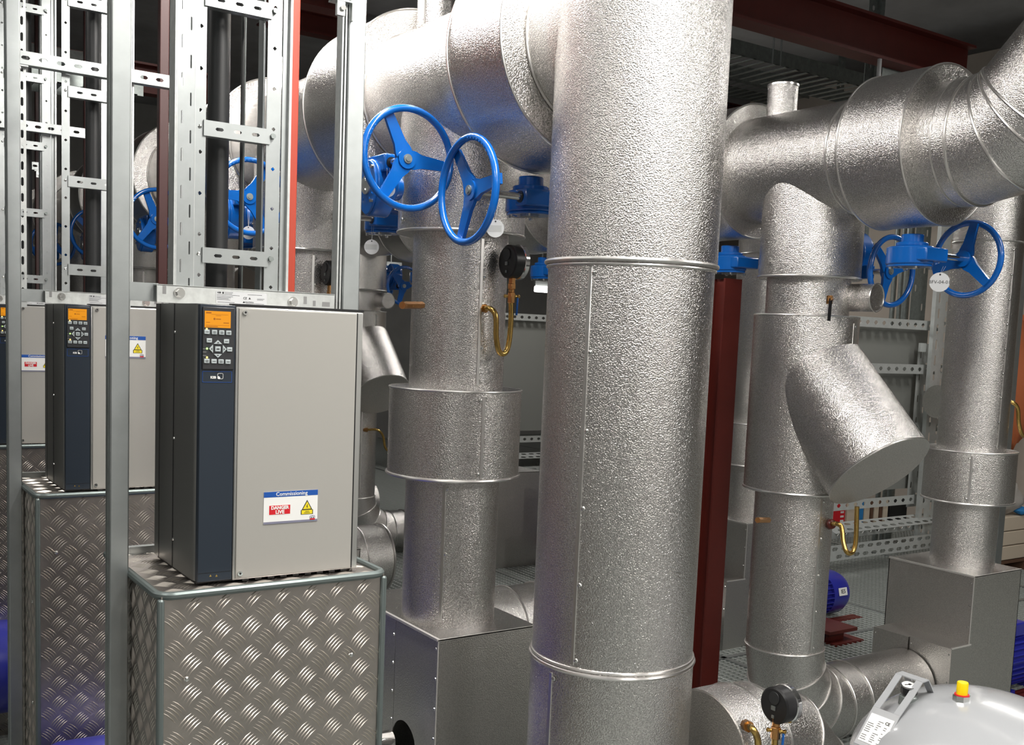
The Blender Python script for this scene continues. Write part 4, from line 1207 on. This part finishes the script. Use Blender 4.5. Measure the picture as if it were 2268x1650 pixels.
# handle: folded plate, profile in the X-Z plane, width along Y
hp = V((2.385, 1.672, 0.634))
hw = 0.042
hx, hy, hz = hp.x, hp.y, hp.z
prof = [(-0.092, -0.16), (-0.072, -0.088), (0.0, 0.0), (0.05, 0.042), (0.088, 0.078), (0.115, 0.08), (0.14, 0.045), (0.162, 0.015)]
def leaf(y0, y1, i0, i1, th=0.003):
    mb = MB()
    for i in range(i0, i1):
        (xa, za), (xb, zb) = prof[i], prof[i + 1]
        mb.bar((hx + xa, (y0 + y1) / 2, hz + za), (hx + xb, (y0 + y1) / 2, hz + zb), abs(y1 - y0), th, (-(zb - za), 0, xb - xa))
    return mb
hd = part('handle_plate', leaf(hy - hw, hy + hw, 0, 2), 'vessel', t)
part('handle_arm', leaf(hy - hw, hy - hw + 0.02, 2, 4), 'vessel', hd)
part('handle_arm', leaf(hy + hw - 0.02, hy + hw, 2, 4), 'vessel', hd)
part('handle_bridge', leaf(hy - hw, hy + hw, 4, 5), 'vessel', hd)
part('handle_arm', leaf(hy - hw, hy - hw + 0.022, 5, 7), 'vessel', hd)
part('handle_arm', leaf(hy + hw - 0.022, hy + hw, 5, 7), 'vessel', hd)
(xa, za), (xb, zb) = prof[1], prof[2]
dv = V((xb - xa, 0, zb - za)).normalized(); nn = V((-dv.z, 0, dv.x))
lo = V((hx + xa, hy, hz + za)) + dv * 0.012 + nn * 0.0018
lb = part('rating_plate', MB().prism([(-0.036, 0), (0.036, 0), (0.036, 0.083), (-0.036, 0.083)], lo, -Y, dv, nn, 0.0008), 'white', t)
pm = MB(); random.seed(3)
for row in range(11):
    for c0, c1 in ((-0.033, -0.01), (-0.005, 0.012), (0.018, 0.032)):
        if random.random() < 0.78:
            e = c1 - random.random() * 0.01
            pm.prism([(c0, 0), (e, 0), (e, 0.0016), (c0, 0.0016)], lo + dv * (0.006 + row * 0.006) + nn * 0.0008, -Y, dv, nn, 0.0002)
part('small_print', pm, 'print', lb)
text('CE', 0.012, lo + dv * 0.068 + nn * 0.001 - Y * 0.022, -Y, dv, 'print', lb, bold=0.0003)
# small gauge under the handle
gp = V((hx + 0.085, hy - 0.005, 0)); gz = dome_z(gp.x, gp.y)
gg = part('gauge_socket', MB().lathe([(0.026, -0.01), (0.024, 0.012), (0.012, 0.022), (0.012, 0.03)], (gp.x, gp.y, gz), Z, 28), 'galv_dark', t)
part('gauge_case', MB().lathe([(0.014, 0.016), (0.022, 0.024), (0.0225, 0.046)], (gp.x, gp.y, gz), V((-0.15, -0.1, 1)), 32), 'black', gg)
ga = V((-0.15, -0.1, 1)).normalized(); gt = V((gp.x, gp.y, gz)) + ga * 0.046
part('gauge_face', MB().cyl(gt, gt + ga * 0.001, 0.0205, seg=32), 'white', gg)
part('gauge_rim', MB().torus(gt, ga, 0.0215, 0.002, 32, 8), 'chrome', gg)
part('pointer', MB().bar(gt + ga * 0.0016 + V((-0.013, 0.006, 0)), gt + ga * 0.0016 + V((0.006, -0.003, 0)), 0.0022, 0.0006, ga).cyl(gt + ga * 0.001, gt + ga * 0.003, 0.0035, seg=12), 'print', gg)
yc = V((2.521, 1.545, 0))
yz = dome_z(yc.x, yc.y)
nt_ = part('union_nut', MB().cyl((yc.x, yc.y, yz - 0.01), (yc.x, yc.y, yz + 0.012), 0.0225, seg=8), 'screw', t)
part('valve_cap', MB().lathe([(0.0145, 0.012), (0.0145, 0.045), (0.013, 0.047), (0.0005, 0.047)], (yc.x, yc.y, yz), Z, 28), 'yellow', nt_, angle=50)
part('cap_seal', MB().cyl((yc.x, yc.y, yz + 0.012), (yc.x, yc.y, yz + 0.0145), 0.019, seg=20), 'labelred', nt_)

# ------------------------------------------------------------ walking grating
gm = MB()
x0, x1, y0, y1 = -1.5, 12.0, -1.0, 15.0
yy = y0
while yy < y1:
    gm.box(x0, x1, yy, yy + 0.004, GZ - 0.028, GZ); yy += 0.033
xx = x0
while xx < x1:
    gm.box(xx, xx + 0.009, y0, y1, GZ - 0.024, GZ - 0.002); xx += 0.044
g_ = part('grating', gm, 'grate', bpy.data.objects['floor'], stuff=True)
for i, xx in enumerate((2.6, 4.2, 5.9, 7.6, 9.3)):
    part('grating_frame', MB().box(xx, xx + 0.03, y0, y1, GZ - 0.04, GZ + 0.003), 'galv', bpy.data.objects['floor'])
part('grating_frame', MB().box(x0, x1, 4.0, 4.03, GZ - 0.04, GZ + 0.003), 'galv', bpy.data.objects['floor'])
part('grating_frame', MB().box(x0, x1, 6.4, 6.43, GZ - 0.04, GZ + 0.003), 'galv', bpy.data.objects['floor'])

# ------------------------------------------------------------ slotted frames carrying boards in the background
def slotted_frame(label, x0, x1, y, tray_x=None, full=True, lower=True, zb=(1.78, 0.95)):
    t = thing('equipment_rack', label, 'rack', ((x0 + x1) / 2, y, GZ), 'slotted steel frames in the background')
    rails = [1.795, 1.44] if full else [1.785]
    for z in rails:
        part('slotted_rail', MB().slots((x0, y, z - 0.035), X, Z, -Y, x1 - x0, 0.075, 0.003, 0.1, 0.045, 0.032)
             .box(x0, x1, y, y + 0.035, z + 0.038, z + 0.041), 'pale_zinc', t)
    for z in ((0.97, 0.375, 0.155) if full else (0.385, 0.03)):
        part('slotted_rail', MB().slots((x0, y - 0.01, z - 0.035), X, Z, -Y, x1 - x0, 0.075, 0.003, 0.1, 0.045, 0.03), 'pale_zinc', t)
    zt = 0.0 if full else -0.02
    if lower:
        part('tray_base', MB().slots((x0, y - 0.12, zt - 0.02), X, Z, -Y, x1 - x0, 0.12, 0.002, 0.105, 0.07, 0.028, rows=2), 'pale_zinc', t)
        part('tray_base', MB().slots((x0, y - 0.16, zt + 0.2), X, V((0, 1, 0.35)), V((0, -0.35, 1)), x1 - x0, 0.15, 0.002, 0.105, 0.07, 0.03, rows=2), 'pale_zinc', t)
    part('board', MB().box(x0 - 0.3, x1 - (0.3 if full else 0), y + 0.12, y + 0.14, zb[1], zb[0]), 'board', t)
    if full:
        part('board', MB().box(x0 - 0.3, x1 - 0.3, y + 0.10, y + 0.12, 0.45, 0.92), 'board', t)
        part('slotted_post', MB().slots((x1 - 0.5, y + 0.06, 0.3), Z, X, -Y, 1.35, 0.16, 0.002, 0.18, 0.06, 0.018, rows=2), 'pale_zinc', t)
        for z in (1.62,):
            part('clip', MB().cbox((x1 - 0.55, y - 0.01, z), 0.075, 0.02, 0.07), 'pale_zinc', t)
    return t
fr0 = slotted_frame('slotted steel frame with grey boards, standing behind the right strainer pipe', 6.4, 8.05, 5.2)
# upright perforated tray and a dark upright beside it
xa, xb = at(2054, 900, Y=5.12).x, at(2104, 900, Y=5.12).x
tr_ = thing('perforated_tray', 'upright perforated cable tray left of the far right pipe', 'tray', (xa, 5.12, GZ))
part('tray_plate', MB().slots((xa, 5.12, 0.02), Z, X, -Y, 2.9, (xb - xa) + 0.28, 0.003, 0.125, 0.085, 0.026, rows=6), 'pale_zinc', tr_)
part('tray_edge', MB().box(xa - 0.004, xa, 5.115, 5.15, 0.02, 2.92), 'pale_zinc', tr_)
p = at(2025, 620, Y=5.3)
solo('perforated_upright', MB().slots((p.x, 5.32, 1.8), Z, X, -Y, 1.1, 0.2, 0.003, 0.3, 0.06, 0.016, rows=2), 'galv_dark', 'dull perforated upright left of the pale upright tray', 'post')
p = at(2090, 900, Y=4.9)
solo('small_insulated_bend', MB().cyl((p.x - 0.02, 4.95, 1.2), (p.x + 0.4, 4.95, 1.2), 0.13, seg=40), 'sheet', 'short lying insulated pipe in front of the perforated tray, left of the far right pipe', 'pipe')
# things kept on the lower shelf of the frame
items = [(1843, 1872, 'labelred', 'red notice box on the low shelf'), (1876, 1897, 'cream', 'cream board standing at the red notice box'), (1903, 1912, 'clothblue', 'blue strip between cream boards on the low shelf'),
         (1914, 1926, 'cream', 'narrow cream board right of the blue strip'), (1929, 1934, 'wood', 'first thin brown board on the low shelf'), (1936, 1946, 'cream', 'cream board between the two brown boards'), (1948, 1954, 'wood', 'second thin brown board on the low shelf'),
         (1956, 1966, 'cream', 'rightmost cream board on the low shelf'), (1970, 2008, 'black', 'black panel right of the cream boards')]
for (a_, b_, m_, l_) in items:
    pa, pb_ = at(a_, 1140, Y=5.33), at(b_, 1140, Y=5.33)
    zt = at(1930, 1108, Y=5.33).z; zl_ = at(1930, 1166, Y=5.33).z
    o = solo('notice_box' if m_ == 'labelred' else 'board_panel', MB().box(pa.x, pb_.x, 5.33, 5.39, zl_, zt), m_, l_, 'box' if m_ == 'labelred' else 'board', bevel=0.004)
    if m_ == 'labelred':
        mb = MB()
        for i in range(4):
            mb.box(pa.x + 0.1, pb_.x - 0.02, 5.328, 5.33, zl_ + 0.03 + i * 0.035, zl_ + 0.045 + i * 0.035)
        part('small_print', mb, 'white', o)
pz = at(1930, 1167, Y=5.33)
solo('shelf_board', MB().box(6.3, 8.0, 5.31, 5.5, pz.z - 0.02, pz.z - 0.002), 'galv_dark', 'low steel shelf carrying the cream and brown boards', 'shelf')
slotted_frame('slotted steel frame with a grey board, seen between left pipe and standing pipe', 6.5, 8.0, 9.9, full=False, zb=(1.76, 0.47))
slotted_frame('slotted steel frame hidden mostly behind the right header column', 6.4, 7.6, 7.6, full=False, zb=(1.76, 0.47))
# right edge: shelving upright, cartons and cloth
ux = at(2236, 800, Y=4.3)
su = thing('shelving_upright', 'slotted shelving upright right of the far right pipe', 'shelf', (ux.x, 4.3, GZ))
part('upright', MB().slots((ux.x - 0.1, 4.3, GZ), Z, X, -Y, 3.2, 0.05, 0.003, 0.12, 0.05, 0.02).box(ux.x - 0.02, ux.x + 0.05, 4.26, 4.3, GZ, 3.0), 'galv', su)
for z in (1.55, 1.05, 0.6, 0.25):
    part('crossbar', MB().slots((ux.x - 0.12, 4.27, z), X, Z, -Y, 0.16, 0.06, 0.003, 0.06, 0.02, 0.02), 'zinc', su)
cx0 = at(2213, 1200, Y=4.6).x
lab = ['bottom', 'middle', 'top']
zz0 = at(2232, 1240, Y=4.6).z
hh = at(2232, 1210, Y=4.6).z - zz0
for i in range(3):
    z = zz0 + i * hh * 1.06
    for j in range(2):
        c = solo('carton', MB().box(cx0 + 0.02 + j * 0.42, cx0 + 0.42 + j * 0.42, 4.6, 4.95, z, z + hh), 'cream', lab[i] + ' cream carton of the ' + ('left' if j == 0 else 'right') + ' stack at the right edge', 'box', 'cream cartons at the right edge', bevel=0.006)
pw = MB()
for i in range(3): pw.box(cx0, cx0 + 0.9, 4.6 + i * 0.15, 4.68 + i * 0.15, zz0 - 0.03, zz0 - 0.005)
for i in range(3): pw.box(cx0 + i * 0.39, cx0 + i * 0.39 + 0.09, 4.6, 4.98, zz0 - 0.13, zz0 - 0.03)
solo('pallet', pw, 'wood', 'brown wooden pallet under the cream cartons', 'pallet')
def blob(name, c, s, m, label, cat, seed):
    random.seed(seed)
    bm = MB(); nu, nv = 18, 12; vs, fs = [], []
    ph = [random.random() * 6 for _ in range(6)]
    for i in range(nv + 1):
        a = PI * i / nv
        for j in range(nu):
            b = 2 * PI * j / nu
            r = 1 + 0.1 * math.sin(3 * b + ph[0] + a * 2) + 0.07 * math.sin(5 * a + ph[1] + b) + 0.04 * math.sin(9 * b + ph[2])
            vs.append((c[0] + s[0] * r * math.sin(a) * math.cos(b), c[1] + s[1] * r * math.sin(a) * math.sin(b), c[2] + s[2] * r * math.cos(a)))
    for i in range(nv):
        for j in range(nu):
            fs.append((i * nu + j, (i + 1) * nu + j, (i + 1) * nu + (j + 1) % nu, i * nu + (j + 1) % nu))
    return solo(name, bm.add(vs, fs), m, label, cat, angle=80)
zt = zz0 + hh * 3.18
blob('crumpled_cloth', (cx0 + 0.2, 4.75, zt + 0.14), (0.19, 0.17, 0.15), 'cloth', 'pale crumpled cloth heap on top of the cartons', 'cloth', 2)
blob('blue_glove', (cx0 + 0.33, 4.62, zt + 0.03), (0.09, 0.05, 0.03), 'clothblue', 'blue glove lying on the cartons before the cloth', 'glove', 5)
p = at(2275, 900, Y=4.7)
blob('hanging_jacket', (p.x + 0.15, 4.9, 1.35), (0.2, 0.15, 0.5), 'orange', 'orange brown jacket hanging at the right edge above the cartons', 'jacket', 9)
solo('dark_cabinet', MB().box(p.x + 1.2, p.x + 2.6, 6.2, 6.5, GZ, 2.3), 'wood', 'dark brown cabinet behind the cartons at the right edge', 'cabinet', bevel=0.01)
# pale wall pieces behind the valves
struct('trim_1', MB().box(8.9, 9.1, 4.2, 8.6, GZ, 4.3), 'wall')
struct('trim_2', MB().box(3.2, 6.0, 14.6, 14.8, -0.5, 2.6), 'wall')
for k, (a_, b_) in enumerate(((1975, 1982), (1990, 1996), (2001, 2012))):
    q = at(a_, 650, Y=5.9); r_ = at(b_, 650, Y=5.9)
    solo('thin_riser', MB().cyl(((q.x + r_.x) / 2, 5.9, GZ), ((q.x + r_.x) / 2, 5.9, 3.0), (r_.x - q.x) / 2, seg=14), 'galv_dark', ['leftmost', 'middle', 'rightmost'][k] + ' thin dark riser seen through the edgeways right handwheel', 'pipe', 'thin risers behind the right valves')

# ------------------------------------------------------------ overhead steel, trays and hangers
def ibeam(label, x0, x1, y0, y1, z0, z1, along, group='red roof beams'):
    mb = MB(); f = 0.018
    if along == 'x':
        w_ = 0.07; yc_ = (y0 + y1) / 2
        mb.box(x0, x1, yc_ - w_, yc_ + w_, z0, z0 + f).box(x0, x1, yc_ - w_, yc_ + w_, z1 - f, z1).box(x0, x1, yc_ - 0.006, yc_ + 0.006, z0 + f, z1 - f)
    else:
        w_ = 0.07; xc_ = (x0 + x1) / 2
        mb.box(xc_ - w_, xc_ + w_, y0, y1, z0, z0 + f).box(xc_ - w_, xc_ + w_, y0, y1, z1 - f, z1).box(xc_ - 0.006, xc_ + 0.006, y0, y1, z0 + f, z1 - f)
    return solo('roof_beam', mb, 'red', label, 'beam', group)
ibeam('red roof beam running across at the upper right, ending in mid air', 3.2, 6.75, 4.5, 4.5, 3.44, 3.7, 'x')
ibeam('red roof beam crossing behind the left cable ladders, lower one', -3.5, 3.0, 6.3, 6.3, 3.55, 3.8, 'x')
ibeam('red roof beam crossing far behind the left cable ladders', -3.5, 3.0, 9.4, 9.4, 3.5, 3.75, 'x')
ibeam('red roof beam high across behind the near left header jacket', 0.2, 3.0, 4.9, 4.9, 3.45, 3.75, 'x')
ibeam('red roof beam running lengthways above the left cable ladders', 1.25, 1.25, 5.0, 14, 3.75, 3.95, 'y')
def tray(label, x0, x1, y, z, wdt=0.4):
    t = thing('cable_tray', label, 'tray', ((x0 + x1) / 2, y, z), 'overhead cable trays')
    part('tray_side', MB().box(x0, x1, y - wdt / 2, y - wdt / 2 + 0.003, z, z + 0.11), 'galv_dark', t)
    part('tray_side', MB().box(x0, x1, y + wdt / 2, y + wdt / 2 + 0.003, z, z + 0.11), 'galv_dark', t)
    mb = MB(); x = x0
    while x < x1:
        mb.box(x, x + 0.03, y - wdt / 2, y + wdt / 2, z, z + 0.006); x += 0.12
    part('tray_rungs', mb, 'galv_dark', t, stuff=True)
    return t
tray('dark cable tray running across behind the short vent pipe, upper right', 5.6, 9.0, 6.0, 3.72, 0.5)
tray('dark cable tray further back at the upper right', 7.0, 10.0, 8.0, 4.2, 0.5)
tray('cable tray crossing behind the second cable ladder', -1.6, 1.5, 7.2, 3.1)
tray('cable tray crossing far behind the second cable ladder', -1.6, 1.5, 8.6, 3.3)
tray('cable tray crossing furthest back at the upper left', -2.2, 1.5, 11.5, 3.2)
tray('cable tray crossing in front of the lower red beam, upper left', -1.2, 1.5, 5.9, 2.75, 0.3)
for k, (px_, py0, py1) in enumerate(((1709, 20, 165), (1727, 15, 160))):
    a_ = at(px_, py1, Y=5.75); a_.z = 3.72
    solo('hanger_rod', MB().cyl((a_.x, 5.75, a_.z), (a_.x, 5.75, 4.6), 0.007, seg=8), 'galv', ['left', 'right'][k] + ' of the twin thin hanger rods above the short vent pipe', 'rod', 'hanger rods')
a_ = at(1945, 180, Y=4.45)
solo('hanger_rod', MB().cyl((a_.x, 4.45, 2.95), (a_.x, 4.45, 3.44), 0.014, seg=10), 'tag', 'pale hanger rod below the red beam end at the upper right', 'rod', 'hanger rods')
a_ = at(1915, 150, Y=5.0)
ch = thing('slotted_hanger', 'slotted hanger post below the red beam at the upper right', 'post', (a_.x, 5.0, 2.4))
part('channel', MB().slots((a_.x, 5.0, 2.4), Z, X, -Y, 2.2, 0.1, 0.003, 0.1, 0.04, 0.025), 'galv_dark', ch)
part('channel_lip', MB().box(a_.x + 0.1, a_.x + 0.14, 4.97, 5.0, 2.4, 4.6), 'galv_dark', ch)
a_ = at(1858, 120, Y=6.6)
solo('slotted_hanger', MB().slots((a_.x, 6.6, 3.0), Z, X, -Y, 1.6, 0.1, 0.003, 0.1, 0.04, 0.025), 'galv_dark', 'thin slotted hanger post left of the larger one, upper right', 'post')
a_, b_ = at(1945, 105, Y=4.6), at(2140, 150, Y=4.6); a_.z = 3.44
solo('perforated_rail', MB().slots((a_.x, 4.555, a_.z - 0.09), X, Z, -Y, b_.x - a_.x + 0.2, 0.09, 0.003, 0.11, 0.05, 0.03), 'galv_dark', 'perforated rail just under the red beam end, upper right', 'rail')
for k, px_ in enumerate((2050, 2110, 2166)):
    a_ = at(px_, 60, Y=7.0)
    solo('thin_hanger_wire', MB().cyl((a_.x, 7.0, 3.4), (a_.x, 7.0, 4.6), 0.004, seg=6), 'galv_dark', ['left', 'middle', 'right'][k] + ' thin hanger wire behind the red beam, upper right', 'wire', 'hanger wires')
ibeam('grey roof rib crossing diagonally at the top right', 3.5, 12, 9.5, 9.5, 4.3, 4.5, 'x', 'roof ribs')
bpy.data.objects[-1] if False else None
p = at(1790, 225, Y=9.0)
solo('timber_panel', MB().box(p.x - 0.4, p.x + 0.45, 9.0, 9.05, p.z - 0.3, p.z + 0.14), 'cream', 'pale timber panel seen behind the short vent pipe', 'panel')

# ------------------------------------------------------------ luminaires
def luminaire(i, x, y, z, along, L, watts, where):
    t = thing('ceiling_luminaire', 'long white ceiling luminaire ' + where, 'lamp', (x, y, z), 'hanging luminaires')
    dx, dy = (L / 2, 0.07) if along == 'x' else (0.07, L / 2)
    part('lamp_housing', MB().box(x - dx, x + dx, y - dy, y + dy, z + 0.02, z + 0.08), 'white', t, bevel=0.01)
    part('diffuser', MB().box(x - dx * 0.96, x + dx * 0.96, y - dy * 0.96, y + dy * 0.96, z + 0.004, z + 0.02), 'lamp', t)
    for s in (-0.8, 0.8):
        part('suspension', MB().cyl((x + dx * s * (along == 'x'), y + dy * s * (along == 'y'), z + 0.08), (x + dx * s * (along == 'x'), y + dy * s * (along == 'y'), 4.6), 0.003, seg=6), 'galv', t)
    ld_ = bpy.data.lights.new('lamp_light', 'AREA')
    ld_.shape = 'RECTANGLE'; ld_.size = dx * 2; ld_.size_y = dy * 2
    ld_.energy = watts; ld_.color = (1, 0.965, 0.915)
    lo_ = bpy.data.objects.new('lamp_light', ld_); COL.objects.link(lo_)
    lo_.parent = t; lo_.location = (0, 0, 0)
for i, a in enumerate(LAMPS): luminaire(i, *a)
for k, (px_, py_, zz) in enumerate(((872, 601, 11.0), (1206, 641, 12.5))):
    c = at(px_, py_, z=zz)
    t = thing('wall_lamp', ['small bright lamp glimpsed left of the nearest left pipe', 'bright strip lamp glimpsed between the gauge and the standing pipe'][k], 'lamp', c)
    part('diffuser', MB().box(c.x - (0.07, 0.12)[k], c.x + (0.07, 0.12)[k], c.y, c.y + 0.05, c.z - 0.035, c.z + 0.035), 'lamp', t, bevel=0.01)
    part('lamp_housing', MB().box(c.x - 0.1, c.x + 0.12, c.y + 0.05, c.y + 0.09, c.z - 0.03, c.z + 0.1), 'galv', t)
    part('lamp_bracket', MB().cyl((c.x, c.y + 0.07, c.z + 0.1), (c.x, c.y + 0.07, 4.6), 0.01, seg=6), 'galv', t)
